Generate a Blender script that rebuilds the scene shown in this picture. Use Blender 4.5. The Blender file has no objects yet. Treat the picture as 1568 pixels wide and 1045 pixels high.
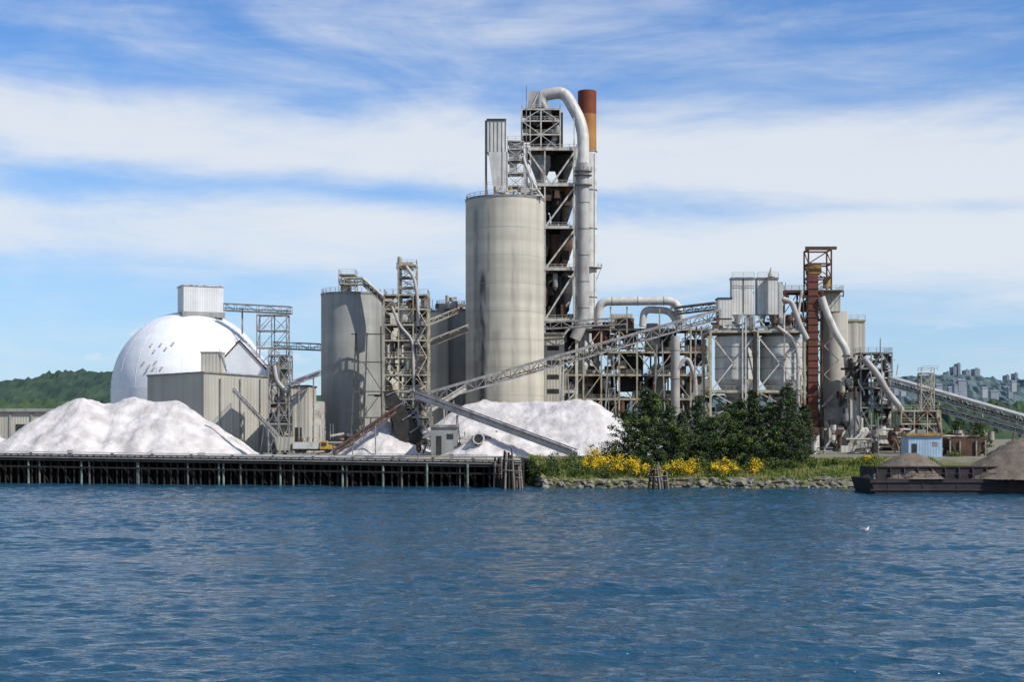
import bpy, math, random
import numpy as np
from mathutils import Vector, Matrix, noise
random.seed(7)
R=random.uniform
# survey conversion: bearing / elevation readings taken from the ferry deck + distance d (m) -> metres
F=2250.0; HC=11.6; PX0=784; PY0=655; GZ=5.2
def X(px,d): return (px-PX0)*d/F
def Z(py,d): return HC+(PY0-py)*d/F if py is not None else GZ-0.3
def P(px,py,d): return Vector((X(px,d),d,Z(py,d)))

scene=bpy.context.scene
# ---------------------------------------------------------------- materials
def mat(name,c1,c2=None,scale=1.0,rough=.75,metal=0,streak=0,bump=0,corr=0,rings=0,rust=0,rustc=(.16,.06,.03),thr=.5,vs=(1,1,1),spec=.3,cb=.07,stain=None):
    m=bpy.data.materials.new(name); m.use_nodes=True
    nt=m.node_tree; N=nt.nodes; L=nt.links
    b=N['Principled BSDF']; b.inputs['Roughness'].default_value=rough; b.inputs['Metallic'].default_value=metal
    b.inputs['Specular IOR Level'].default_value=spec
    tc=N.new('ShaderNodeTexCoord')
    def nz(sc,vec=(1,1,1),det=6):
        mp=N.new('ShaderNodeMapping'); mp.inputs['Scale'].default_value=vec
        L.new(tc.outputs['Object'],mp.inputs['Vector'])
        n=N.new('ShaderNodeTexNoise'); n.inputs['Scale'].default_value=sc; n.inputs['Detail'].default_value=det
        L.new(mp.outputs[0],n.inputs['Vector']); return n.outputs['Fac']
    def ramp(fac,a,bb,c=0,d=1):
        r=N.new('ShaderNodeMapRange'); r.inputs['From Min'].default_value=a; r.inputs['From Max'].default_value=bb
        r.inputs['To Min'].default_value=c; r.inputs['To Max'].default_value=d
        L.new(fac,r.inputs['Value']); return r.outputs[0]
    def mul(a,b_):
        sm=N.new('ShaderNodeMath'); sm.operation='MULTIPLY'
        for i,v in enumerate((a,b_)):
            if isinstance(v,(int,float)): sm.inputs[i].default_value=v
            else: L.new(v,sm.inputs[i])
        return sm.outputs[0]
    def mix(f,a,bb,bl='MIX'):
        x=N.new('ShaderNodeMix'); x.data_type='RGBA'; x.blend_type=bl
        if isinstance(f,float): x.inputs[0].default_value=f
        else: L.new(f,x.inputs[0])
        for i,v in ((6,a),(7,bb)):
            if isinstance(v,tuple): x.inputs[i].default_value=(*v[:3],1)
            else: L.new(v,x.inputs[i])
        return x.outputs[2]
    if c2 is None: c2=tuple(c*.72 for c in c1)
    n1=nz(scale,vs)
    col=mix(ramp(n1,.35,.65),c2,c1)
    if streak:
        s=ramp(nz(1.0,(.33,.33,.018)),.47,.72)
        s2=ramp(nz(1.0,(1.2,1.2,.05),4),.5,.75)
        col=mix(mul(s,streak),col,tuple(c*.38 for c in c1))
        col=mix(mul(s2,streak*.6),col,tuple(c*.45 for c in c1))
    if rings:
        s=ramp(nz(1.0,(.01,.01,.30),3),.35,.65)
        col=mix(mul(s,rings),col,tuple(c*.55 for c in c1))
    if rust:
        s=ramp(nz(.6,(1,1,.4),8),thr,thr+.12)
        col=mix(mul(s,rust),col,rustc)
    if stain:
        sp=N.new('ShaderNodeSeparateXYZ'); L.new(tc.outputs['Object'],sp.inputs[0])
        for (x0,wd,za,zb,st) in stain:
            ab=N.new('ShaderNodeMath'); ab.operation='SUBTRACT'; ab.inputs[1].default_value=x0; L.new(sp.outputs['X'],ab.inputs[0])
            a2=N.new('ShaderNodeMath'); a2.operation='ABSOLUTE'; L.new(ab.outputs[0],a2.inputs[0])
            f=mul(ramp(a2.outputs[0],wd*.3,wd,1,0),mul(ramp(sp.outputs['Z'],za,za+5),ramp(sp.outputs['Z'],zb-2,zb,1,0)))
            col=mix(mul(mul(f,ramp(nz(.35,(2,2,.5)),.3,.55)),st),col,(.10,.095,.085))
    L.new(col,b.inputs['Base Color'])
    if corr:
        d=N.new('ShaderNodeVectorMath'); d.operation='DOT_PRODUCT'; k=2*math.pi/corr
        d.inputs[1].default_value=(k,k,0); L.new(tc.outputs['Object'],d.inputs[0])
        s=N.new('ShaderNodeMath'); s.operation='SINE'; L.new(d.outputs['Value'],s.inputs[0])
        bp=N.new('ShaderNodeBump'); bp.inputs['Distance'].default_value=corr*cb; bp.inputs['Strength'].default_value=.8
        L.new(s.outputs[0],bp.inputs['Height']); L.new(bp.outputs[0],b.inputs['Normal'])
    elif bump:
        bp=N.new('ShaderNodeBump'); bp.inputs['Distance'].default_value=bump; bp.inputs['Strength'].default_value=.8
        L.new(nz(scale*4),bp.inputs['Height']); L.new(bp.outputs[0],b.inputs['Normal'])
    return m
M={}
M['conc']=mat('silo_concrete',(.50,.47,.40),(.42,.395,.34),.10,.85,streak=.5,rings=.35,bump=.03)
M['conct']=mat('tall_silo_concrete',(.53,.49,.405),(.45,.42,.35),.10,.85,streak=.42,rings=.42,bump=.03,stain=((X(739,412),1.5,12,56,1.0),(X(729,414),1.0,18,74,.55),(X(786,409),.9,20,66,.3),(X(760,409),2.0,14,40,.35),(X(748,410),.6,30,74,.45),(X(812,410),.7,14,50,.3)))
M['concg']=mat('grey_concrete',(.36,.36,.34),(.28,.285,.27),.15,.85,streak=.7,rings=.4,bump=.03)
M['dome']=mat('dome_membrane',(.78,.79,.80),(.70,.72,.75),.25,.5,streak=.15,rings=.08,bump=.06)
M['white']=mat('white_cladding',(.66,.66,.65),(.57,.57,.57),.3,.55,corr=.9,streak=.3,cb=.025)
M['filt']=mat('filter_cladding',(.62,.60,.56),(.50,.49,.45),.3,.55,corr=.8,streak=.4,cb=.035,rust=.25,thr=.62)
M['whitep']=mat('white_paint',(.60,.60,.57),(.47,.47,.44),.3,.5,streak=.5,rust=.4,thr=.58)
M['duct']=mat('duct_steel',(.43,.41,.385),(.31,.295,.28),.3,.45,streak=.35,rust=.45,thr=.56,rustc=(.22,.14,.10))
M['ductl']=mat('duct_light',(.58,.56,.52),(.44,.42,.39),.35,.45,streak=.5,rust=.5,thr=.56,rustc=(.28,.19,.14))
M['tan']=mat('tan_cladding',(.45,.43,.365),(.39,.37,.315),.12,.7,corr=1.1,streak=.4,cb=.03)
M['beige']=mat('beige_cladding',(.50,.47,.40),(.41,.385,.325),.2,.7,corr=.9,streak=.5,cb=.035)
M['steel']=mat('beige_steel',(.42,.385,.29),(.27,.245,.18),.8,.6,rust=.7,thr=.52)
M['gsteel']=mat('grey_steel',(.28,.28,.275),(.15,.15,.145),.8,.55,rust=.6,thr=.53)
M['lsteel']=mat('light_steel',(.54,.52,.47),(.36,.345,.30),.7,.55,rust=.6,thr=.54)
M['dark']=mat('dark_steel',(.045,.04,.036),(.022,.02,.018),.8,.7)
M['brown']=mat('rusty_brown',(.12,.06,.038),(.055,.032,.024),.6,.8)
M['red']=mat('red_oxide',(.17,.045,.03),(.10,.04,.03),.5,.7,streak=.4)
M['rust']=mat('rust_stack',(.22,.055,.022),(.13,.032,.016),.12,.75,streak=.5)
M['ochre']=mat('ochre_stack',(.42,.22,.06),(.28,.11,.035),.16,.75,streak=.4)
M['blue']=mat('blue_paint',(.05,.12,.25),None,.8,.5,rust=.4)
M['lblue']=mat('pale_blue_cladding',(.34,.47,.60),(.28,.40,.50),.5,.6,corr=.6,streak=.3,cb=.03)
M['yellow']=mat('yellow_paint',(.50,.30,.05),None,1,.5,rust=.4)
M['mustard']=mat('mustard_paint',(.36,.24,.07),None,.5,.6,rust=.5)
M['lime']=mat('limestone',(.60,.565,.545),(.40,.375,.36),.28,.95,bump=.32)
M['sand']=mat('brown_aggregate',(.165,.135,.105),(.11,.09,.07),.9,.95,bump=.2)
M['wood']=mat('creosote_timber',(.035,.028,.023),(.018,.015,.013),1.2,.9,vs=(1,1,.3))
M['woodg']=mat('weathered_timber',(.21,.18,.15),(.11,.095,.08),1.2,.9,vs=(1,1,.2))
M['pile']=mat('pale_pile',(.22,.27,.22),(.07,.10,.08),.6,.8)
M['deck']=mat('dock_deck',(.36,.35,.33),(.24,.23,.22),.5,.9)
M['pipew']=mat('white_pipe',(.62,.62,.6),None,.5,.5)
M['glass']=mat('dark_window',(.03,.035,.04),None,.5,.15,spec=.6)
M['tyre']=mat('tyre_rubber',(.02,.02,.02),None,.5,.9)
M['black']=mat('under_deck_dark',(.015,.013,.012),None,.5,.9)  # painted darkness for the space under the wharf
M['rock']=mat('shore_rock',(.25,.23,.19),(.09,.085,.07),.7,.9,bump=.1,rust=.8,thr=.50,rustc=(.16,.165,.035))
M['bark']=mat('bark',(.10,.075,.055),(.05,.04,.03),2,.95)
M['leafA']=mat('leaf_light',(.14,.18,.035),(.08,.125,.025),.8,.7)
M['leafB']=mat('leaf_mid',(.068,.108,.025),(.045,.075,.018),.8,.7)
M['leafC']=mat('leaf_dark',(.030,.055,.02),(.018,.038,.014),.8,.7)
M['needle']=mat('needle_dark',(.032,.056,.022),(.052,.078,.027),.8,.7)
M['bloom']=mat('yellow_bloom',(.82,.56,.012),(.68,.45,.02),1,.7)
M['grassA']=mat('grass_green',(.17,.22,.035),(.10,.15,.03),.3,.8)
M['grassB']=mat('grass_dry',(.34,.31,.10),(.2,.2,.06),.3,.8)
M['hill']=mat('hazed_canopy',(.038,.068,.043),(.018,.038,.033),.05,.95)  # bluish distance haze put into the canopy green
M['hillm']=mat('mid_forest_canopy',(.045,.078,.034),(.02,.042,.022),.08,.95)
M['hillf']=mat('hazed_far_forest',(.090,.135,.135),(.065,.102,.112),.03,.95)  # aerial haze painted into the colour, paler and bluer with distance
M['far']=mat('hazed_building',(.27,.30,.345),(.22,.25,.29),.03,.9)  # wall colour greyed blue to carry the distance haze
M['farp']=mat('hazed_building_pale',(.38,.40,.43),(.32,.34,.37),.03,.9)  # paler walls, haze likewise in the colour
M['fard']=mat('hazed_window',(.17,.205,.25),None,.05,.9)  # low-contrast window and roof tone, haze painted in
M['hull']=mat('barge_hull',(.035,.033,.037),(.02,.019,.021),.5,.7,rust=.6,thr=.57,rustc=(.085,.042,.03))
M['bargr']=mat('barge_rail',(.07,.045,.038),(.035,.028,.026),.6,.8)
M['feather']=mat('gull_feather',(.75,.75,.74),(.7,.7,.7),2,.7)
M['featherg']=mat('gull_wing',(.35,.37,.4),None,2,.7)

# ---------------------------------------------------------------- mesh helpers
class Part:
    def __init__(s): s.v=[];s.f=[];s.s=[]
    def add(s,vs,fs,sm=False):
        b=len(s.v); s.v+= [tuple(v) for v in vs]
        for f in fs: s.f.append(tuple(i+b for i in f)); s.s.append(sm)
    def box(s,x0,x1,y0,y1,z0,z1):
        s.add([(x0,y0,z0),(x1,y0,z0),(x1,y1,z0),(x0,y1,z0),(x0,y0,z1),(x1,y0,z1),(x1,y1,z1),(x0,y1,z1)],
          [(0,3,2,1),(4,5,6,7),(0,1,5,4),(1,2,6,5),(2,3,7,6),(3,0,4,7)])
    def rbox(s,c,sx,sy,sz,rot=0,taper=1.0):
        cs,sn=math.cos(rot),math.sin(rot); vs=[]
        for dz,t in ((0,1.0),(sz,taper)):
            for a,b in ((-1,-1),(1,-1),(1,1),(-1,1)):
                x=a*sx/2*t;y=b*sy/2*t
                vs.append((c[0]+x*cs-y*sn,c[1]+x*sn+y*cs,c[2]+dz))
        s.add(vs,[(0,3,2,1),(4,5,6,7),(0,1,5,4),(1,2,6,5),(2,3,7,6),(3,0,4,7)])
    def beam(s,p,q,w,h=None):
        p=Vector(p);q=Vector(q); h=h or w; d=(q-p)
        if d.length<1e-4: return
        d.normalize(); up=Vector((0,0,1)) if abs(d.z)<.95 else Vector((0,1,0))
        a=d.cross(up).normalized(); b=a.cross(d).normalized()
        vs=[]
        for c in (p,q):
            for i,j in ((-1,-1),(1,-1),(1,1),(-1,1)): vs.append(c+a*(i*w/2)+b*(j*h/2))
        s.add(vs,[(0,3,2,1),(4,5,6,7),(0,1,5,4),(1,2,6,5),(2,3,7,6),(3,0,4,7)])
    def tube(s,pts,r,n=12,caps=True,sm=True):
        pts=[Vector(p) for p in pts]; k=len(pts)
        rr=r if isinstance(r,(list,tuple)) else [r]*k
        vs=[];a=None
        for i,p in enumerate(pts):
            d=(pts[min(i+1,k-1)]-pts[max(i-1,0)]).normalized()
            if a is None:
                up=Vector((0,0,1)) if abs(d.z)<.9 else Vector((0,1,0)); a=d.cross(up).normalized()
            else: a=(a-d*a.dot(d)).normalized()
            b=d.cross(a)
            for j in range(n):
                t=2*math.pi*j/n; vs.append(p+(a*math.cos(t)+b*math.sin(t))*rr[i])
        fs=[(i*n+j,i*n+(j+1)%n,(i+1)*n+(j+1)%n,(i+1)*n+j) for i in range(k-1) for j in range(n)]
        s.add(vs,fs,sm)
        if caps:
            s.add(vs[:n],[tuple(reversed(range(n)))]); s.add(vs[-n:],[tuple(range(n))])
    def cyl(s,p,q,r0,r1=None,n=20,caps=True):
        s.tube([p,q],[r0,r0 if r1 is None else r1],n,caps)
def fillet(pts,k=6,fr=.45):
    pts=[Vector(p) for p in pts]; out=[pts[0]]
    for i in range(1,len(pts)-1):
        a,b,c=pts[i-1],pts[i],pts[i+1]
        l=min((a-b).length,(c-b).length)*fr
        s=b+(a-b).normalized()*l; e=b+(c-b).normalized()*l
        for j in range(k+1):
            t=j/k; out.append(s*(1-t)**2+b*2*t*(1-t)+e*t*t)
    out.append(pts[-1]); return out
class Obj:
    def __init__(s,name,loc=None): s.n=name; s.P={}; s.loc=loc
    def p(s,part,m):
        if part not in s.P: s.P[part]=(m,Part())
        return s.P[part][1]
    def done(s):
        items=[(k,m,p) for k,(m,p) in s.P.items() if p.v]
        xs=[v for _,_,p in items for v in p.v]
        c=s.loc or (sum(v[0] for v in xs)/len(xs),sum(v[1] for v in xs)/len(xs),min(v[2] for v in xs))
        c=Vector(c)
        single=len(items)==1
        par=None
        if not single:
            par=bpy.data.objects.new(s.n,None); par.empty_display_size=1; par.location=c
            scene.collection.objects.link(par)
        for k,m,p in items:
            me=bpy.data.meshes.new(k); me.from_pydata(p.v,[],p.f)
            me.polygons.foreach_set('use_smooth',p.s); me.materials.append(M[m]); me.update()
            ob=bpy.data.objects.new(s.n if single else k,me); scene.collection.objects.link(ob)
            if par: ob.parent=par; ob.location=-c
        return par
# drafting helpers
def bx(o,part,m,px0,px1,py0,py1,d,dep):
    o.p(part,m).box(X(px0,d),X(px1,d),d,d+dep,Z(py1,d),Z(py0,d))
def cy(o,part,m,pc,rp,py0,py1,d,r1p=None,n=28):
    s=d/F; o.p(part,m).cyl((X(pc,d),d,Z(py1,d)),(X(pc,d),d,Z(py0,d)),rp*s,(r1p if r1p is not None else rp)*s,n)
def lb(o,part,m,a,b,w,h=None): o.p(part,m).beam(P(*a),P(*b),w,h)
def tb(o,part,m,pts,rp,fr=.45,flange=True,n=14):
    s=pts[0][2]/F; q=fillet([P(*a) for a in pts],6,fr); o.p(part,m).tube(q,rp*s,n)
    if flange:
        for i in range(len(pts)-1):
            a,b=P(*pts[i]),P(*pts[i+1]); L=(b-a).length; k=max(1,int(L/7))
            for j in range(k):
                c=a.lerp(b,(j+.5)/k); d=(b-a).normalized()
                if k>1 or fr<.35: o.p(part+'_flange','gsteel').cyl(c-d*.1,c+d*.1,rp*s*1.08,None,n)
def rail(o,pts,h=1.15,m='lsteel',w=.09,part='railing',step=2.0):
    pts=[Vector(p) for p in pts]; pt=o.p(part,m)
    for a,b in zip(pts,pts[1:]):
        L=(b-a).length; k=max(1,int(L/step))
        for j in range(k+1):
            c=a.lerp(b,j/k); pt.beam(c,c+Vector((0,0,h)),w)
        for hh in (h,h*.5): pt.beam(a+Vector((0,0,hh)),b+Vector((0,0,hh)),w)
def frame(o,x0,x1,y0,y1,zs,nx=1,ny=1,w=.4,m='steel',brace='D',rails=True,floor='gsteel',skip=(),bw=None,part='frame'):
    pt=o.p(part,m); bw=bw or w*.55
    xs=[x0+(x1-x0)*i/nx for i in range(nx+1)]; ys=[y0+(y1-y0)*i/ny for i in range(ny+1)]
    for x in xs:
        for y in ys: pt.beam((x,y,zs[0]),(x,y,zs[-1]),w)
    for k,z in enumerate(zs):
        if k:
            for y in ys: pt.beam((x0,y,z),(x1,y,z),w*.8,w*1.1)
            for x in xs: pt.beam((x,y0,z),(x,y1,z),w*.8,w*1.1)
            if floor and k not in skip: o.p('floor',floor).box(x0+.05,x1-.05,y0+.05,y1-.05,z+w*.56,z+w*.56+.12)
            if rails: rail(o,[(x0,y1,z+.3),(x0,y0,z+.3),(x1,y0,z+.3),(x1,y1,z+.3)],m=m)
        if k<len(zs)-1:
            z1=zs[k+1]
            for y in (y0,y1):
                for i in range(nx):
                    a,b=xs[i],xs[i+1]
                    if brace=='X' or (brace=='D' and (i+k)%2==0) : pt.beam((a,y,z),(b,y,z1),bw)
                    if brace=='X' or (brace=='D' and (i+k)%2==1) : pt.beam((b,y,z),(a,y,z1),bw)
                    if brace=='V': pt.beam((a,y,z),((a+b)/2,y,z1),bw); pt.beam((b,y,z),((a+b)/2,y,z1),bw)
                    if brace=='R' : 
                        r=random.random()
                        if r<.4: pt.beam((a,y,z),(b,y,z1),bw)
                        elif r<.75: pt.beam((b,y,z),(a,y,z1),bw)
            for x in (x0,x1):
                for i in range(ny): pt.beam((x,ys[i],z),(x,ys[i+1],z1),bw)
def clutter(o,x0,x1,y0,y1,z0,z1,n,ms=('duct','gsteel','dark','brown','lsteel'),big=1.0):
    for _ in range(n):
        x=R(x0,x1);y=R(y0,y1);z=R(z0,z1); m=random.choice(ms); k=random.random(); pt=o.p('equipment_'+m,m)
        if k<.3:
            a=R(.8,2.6)*big; h=min(R(1,3.2)*big,z1-z+.4); pt.rbox((x,y,z),a,R(.8,2.2)*big,h,0,random.choice((1,1,.6)))
        elif k<.5:
            r=R(.4,1.2)*big; h=R(1.5,4)*big; h=min(h,z1-z+1); pt.cyl((x,y,z),(x,y,z+h),r,None,14); pt.cyl((x,y,z-r*1.3),(x,y,z),r*.25,r,14)
        elif k<.7:
            L=R(2,8); b=min(x+L,x1); pt.cyl((x,y,z),(b,y,z),R(.1,.35),None,8)
        elif k<.8:
            b=min(max(x+R(-4,4),x0),x1); zz=max(z0,z-R(2,5)); pt.tube(fillet([(x,y,z+1),(x,y,z),(b,y,zz),(b,y,zz-1)]),R(.15,.4)*big,10)
        elif k<.9:
            b=min(x+R(2,5),x1); o.p('stairs',"lsteel").beam((x,y,z),(b,y,z+min(3,z1-z)),.15,.5)
        else:
            o.p('posts','gsteel').beam((x,y,z),(x,y,z+R(2,6)*.8),.14)
def gallery(o,p,q,w=2.4,h=2.6,seg=3.0,m='gsteel',cw=.22,belt=True,roof=None,side=None):
    p=Vector(p);q=Vector(q); d=q-p; L=d.length; d.normalize()
    s=d.cross(Vector((0,0,1))).normalized(); u=Vector((0,0,1))
    n=max(2,int(L/seg)); pt=o.p('truss',m)
    for sg in (-1,1):
        a=s*(sg*w/2)
        pt.beam(p+a,q+a,cw,cw*1.3); pt.beam(p+a+u*h,q+a+u*h,cw,cw*1.3)
        for i in range(n+1):
            c=p.lerp(q,i/n)+a; pt.beam(c,c+u*h,cw*.6)
            if i<n:
                e=p.lerp(q,(i+1)/n)+a
                if i%2: pt.beam(c,e+u*h,cw*.6)
                else: pt.beam(c+u*h,e,cw*.6)
    for i in range(n+1):
        c=p.lerp(q,i/n)
        pt.beam(c-s*w/2,c+s*w/2,cw*.6)
    if belt:
        o.p('belt','dark').beam(p+u*.75,q+u*.75,w*.5,.18)
        o.p('walkway','gsteel').beam(p+u*.2,q+u*.2,w*.85,.1)
    if roof: o.p('roof',roof).beam(p+u*(h+.25),q+u*(h+.25),w+.35,.2)
    if side:
        for sg in (-1,1): o.p('side_panel',side).beam(p+u*(h*.32)+s*sg*(w/2+.16),q+u*(h*.32)+s*sg*(w/2+.16),.06,h*.6)

# ---------------------------------------------------------------- terrain
def yw(x):
    n=noise.noise(Vector((x*.12,3,0)))*1.6+noise.noise(Vector((x*.5,9,0)))*.5
    t=min(max((x-1.0)/5,0),1); t=t*t*(3-2*t)
    return 318+(281.5+n-318)*t
prof=[(-6,-2.5),(-2,-.8),(0,.05),(1,.9),(2,1.35),(3,1.7),(4.5,2.2),(6,2.7),(8,3.4),(10,4.0),(12,4.5),(15,4.9),(19,5.15),(24,GZ)]
def lerp_prof(o):
    for (a,za),(b,zb) in zip(prof,prof[1:]):
        if o<=b: return za+(zb-za)*(o-a)/(b-a)
    return GZ
def gz(x,y):
    o=y-yw(x); k=1+5*(1-min(max((x-1)/5,0),1))
    z=lerp_prof(max(-6,o*k if o>0 else o))
    if 0<o<19 and x>2: z+=noise.noise(Vector((x*.35,y*.35,1)))*.45*min(1,o/2)*min(1,(19-o)/5)
    return z
g=Part(); xs=[-9000,-2000,-600,-250]+[i for i in range(-170,181)]+[260,600,2000,9000]
offs=[a for a,_ in prof]+[29]; ys_far=[352,380,420,500,700,1200,3000,12000]
for x in xs:
    for o_ in offs: g.v.append((x,yw(x)+o_,gz(x,yw(x)+o_)))
    for y in ys_far: g.v.append((x,y,GZ))
nr=len(offs)+len(ys_far)
for i in range(len(xs)-1):
    for j in range(nr-1):
        g.f.append((i*nr+j,(i+1)*nr+j,(i+1)*nr+j+1,i*nr+j+1)); g.s.append(True)
gm=bpy.data.materials.new('ground'); gm.use_nodes=True; nt=gm.node_tree;N=nt.nodes;L=nt.links
b=N['Principled BSDF']; b.inputs['Roughness'].default_value=.95; b.inputs['Specular IOR Level'].default_value=.1
tc=N.new('ShaderNodeTexCoord'); sp=N.new('ShaderNodeSeparateXYZ'); L.new(tc.outputs['Object'],sp.inputs[0])
nn=N.new('ShaderNodeTexNoise'); nn.inputs['Scale'].default_value=.5; nn.inputs['Detail'].default_value=8; L.new(tc.outputs['Object'],nn.inputs['Vector'])
ad=N.new('ShaderNodeMath'); ad.operation='MULTIPLY_ADD'; ad.inputs[1].default_value=2.5; L.new(nn.outputs['Fac'],ad.inputs[0]); L.new(sp.outputs['Z'],ad.inputs[2])
mr=N.new('ShaderNodeMapRange'); mr.inputs['From Max'].default_value=8; L.new(ad.outputs[0],mr.inputs['Value'])
cr=N.new('ShaderNodeValToRGB'); L.new(mr.outputs[0],cr.inputs['Fac'])
e=cr.color_ramp.elements; e[0].position=.1; e[0].color=(.03,.028,.024,1); e[1].position=.85; e[1].color=(.22,.2,.175,1)
for ps,c in ((.27,(.10,.095,.06,1)),(.38,(.13,.13,.05,1)),(.6,(.09,.11,.035,1)),(.74,(.12,.12,.06,1))):
    k=e.new(ps); k.color=c
L.new(cr.outputs[0],b.inputs['Base Color']); M['ground']=gm
o=Obj('ground'); o.P['ground']=('ground',g); o.done()

# ---------------------------------------------------------------- water: real wave surface near, same sheet reaches far
wm=bpy.data.materials.new('sea_water'); wm.use_nodes=True; nt=wm.node_tree;N=nt.nodes;L=nt.links
b=N['Principled BSDF']; b.inputs['Base Color'].default_value=(.0075,.050,.090,1); b.inputs['Roughness'].default_value=.10; b.inputs['IOR'].default_value=1.33
tc=N.new('ShaderNodeTexCoord')
def wn(sc,vec,det):
    mp=N.new('ShaderNodeMapping'); mp.inputs['Scale'].default_value=vec; mp.inputs['Rotation'].default_value=(0,0,R(-.2,.2)); L.new(tc.outputs['Object'],mp.inputs['Vector'])
    n=N.new('ShaderNodeTexNoise'); n.inputs['Scale'].default_value=sc; n.inputs['Detail'].default_value=det; L.new(mp.outputs[0],n.inputs['Vector']); return n.outputs['Fac']
prev=None
for sc,vec,det,dist in ((.9,(.45,1,1),4,.58),(3.0,(.6,1,1),3,.15)):
    bp=N.new('ShaderNodeBump'); bp.inputs['Distance'].default_value=dist; bp.inputs['Strength'].default_value=1
    L.new(wn(sc,vec,det),bp.inputs['Height'])
    if prev: L.new(prev,bp.inputs['Normal'])
    prev=bp.outputs[0]
L.new(prev,b.inputs['Normal']); M['water']=wm
rng=np.random.default_rng(5)
xi=np.concatenate([np.arange(-176,-48,.62),np.arange(-48,48,.27),np.arange(48,176,.62)])
ax_=np.concatenate([[-9000,-3000,-900,-300,-200],xi,[200,300,900,3000,9000]])
yl=[44.0]
while yl[-1]<322: yl.append(yl[-1]+.22+(yl[-1]-44)*.0016)
ay_=np.concatenate([[-1500,-300,-40,20,36],yl])
XX,YY=np.meshgrid(ax_,ay_,indexing='ij'); ZZ=np.zeros_like(XX)
for k in range(90):
    lam=.9*(5.0)**rng.random(); th=rng.normal(-math.pi/2+.15,.42); kk=2*math.pi/lam; am=.021/kk
    ZZ+=am*np.sin(kk*(XX*math.cos(th)+YY*math.sin(th))+rng.random()*6.28)
for k in range(10):
    lam=rng.uniform(6,14); th=rng.normal(-math.pi/2+.3,.4); kk=2*math.pi/lam; am=.011/kk
    ZZ+=am*np.sin(kk*(XX*math.cos(th)+YY*math.sin(th))+rng.random()*6.28)
gust=.9+.25*np.sin(XX*.021+YY*.06+1)*np.sin(XX*.013-YY*.11)+.2*np.sin(XX*.045+YY*.25+2*np.sin(XX*.03))
ZZ*=gust
ZZ=ZZ+1.2*np.maximum(ZZ,0)**2   # sharper crests
inside=(np.clip((176-np.abs(XX))/15,0,1))*np.clip((YY-44)/6,0,1)*np.clip((330-YY)/40,.35,1)
ZZ*=inside
nx_,ny_=XX.shape
co_=np.stack([XX,YY,ZZ],-1).reshape(-1,3).astype(np.float32)
ii,jj=np.meshgrid(np.arange(nx_-1),np.arange(ny_-1),indexing='ij'); a=(ii*ny_+jj).ravel()
fc=np.stack([a,a+ny_,a+ny_+1,a+1],-1).astype(np.int32)
me=bpy.data.meshes.new('water'); me.vertices.add(len(co_)); me.vertices.foreach_set('co',co_.ravel())
me.loops.add(fc.size); me.loops.foreach_set('vertex_index',fc.ravel()); me.polygons.add(len(fc)); me.polygons.foreach_set('loop_start',np.arange(0,fc.size,4,dtype=np.int32))
try: me.polygons.foreach_set('loop_total',np.full(len(fc),4,dtype=np.int32))
except Exception: pass
me.update(calc_edges=True); me.polygons.foreach_set('use_smooth',np.ones(len(fc),dtype=bool)); me.materials.append(wm); me.update()
scene.collection.objects.link(bpy.data.objects.new('water',me))

# ---------------------------------------------------------------- hills / distance
def hill(name,m,prof_px,d0,d1,step,tree,nrow=26):
    h=Part(); a,bb=prof_px[0][0],prof_px[-1][0]; w=X(bb,d1)-X(a,d1); nc=int(w/step)
    def top(px):
        for (p0,y0),(p1,y1) in zip(prof_px,prof_px[1:]):
            if px<=p1: t=(px-p0)/(p1-p0); t=t*t*(3-2*t); return y0+(y1-y0)*t
        return prof_px[-1][1]
    for i in range(nc+1):
        px=a+(bb-a)*i/nc; x=X(px,d1); zt=Z(top(px),d1)
        for j in range(nrow+1):
            t=j/nrow; y=d0+(d1-d0)*t*1.25; s=math.sin(min(t*1.25,1)*math.pi/2) if t<.8 else 1-(t-.8)*2
            z=GZ-1+(zt-GZ)*s
            dd=noise.voronoi(Vector((x/(tree*1.3),y/(tree*1.3),0)))[0][0]
            z+=(tree*(.6-dd)*1.1+noise.noise(Vector((x*.3,y*.3,0)))*tree*.45)*min(1,t*6)
            h.v.append((x,y,z))
    r=nrow+1
    for i in range(nc):
        for j in range(nrow): h.f.append((i*r+j,(i+1)*r+j,(i+1)*r+j+1,i*r+j+1)); h.s.append(False)
    o=Obj(name); o.P['canopy']=(m,h); o.done()
hill('forested_hill','hill',[(-500,616),(-200,602),(0,590),(50,583),(110,572),(215,572),(320,584),(520,608),(800,622)],1250,1500,2.6,9)
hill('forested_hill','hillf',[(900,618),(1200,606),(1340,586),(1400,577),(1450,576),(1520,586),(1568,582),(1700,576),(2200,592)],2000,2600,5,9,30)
hill('forested_hill','hillm',[(1250,632),(1350,620),(1450,612),(1568,622),(1750,614),(1900,628)],800,900,2.2,7,14)
hill('forested_hill','hillm',[(-500,628),(-100,620),(60,616),(200,622),(420,632)],700,780,2.2,7,14)
o=Obj('distant_apartment_building')
def apt(o,px0,px1,py0,py1,d,dep=25):
    bx(o,'walls','far',px0,px1,py0,py1,d,dep)
    z=Z(py0,d)-3
    while z>Z(py1,d)+1:
        x=X(px0,d)+1.2
        while x<X(px1,d)-2.5: o.p('windows','fard').box(x,x+1.8,d-.15,d,z,z+1.6); x+=3.4
        z-=3.4
    bx(o,'roof_plant','far',px0+(px1-px0)*.3,px0+(px1-px0)*.6,py0-1.5,py0-.02,d+4,8)
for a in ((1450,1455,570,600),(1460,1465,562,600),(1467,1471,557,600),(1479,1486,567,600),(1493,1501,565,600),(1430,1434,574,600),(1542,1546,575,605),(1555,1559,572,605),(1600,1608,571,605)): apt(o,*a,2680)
o.done()
o=Obj('distant_houses')
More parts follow.
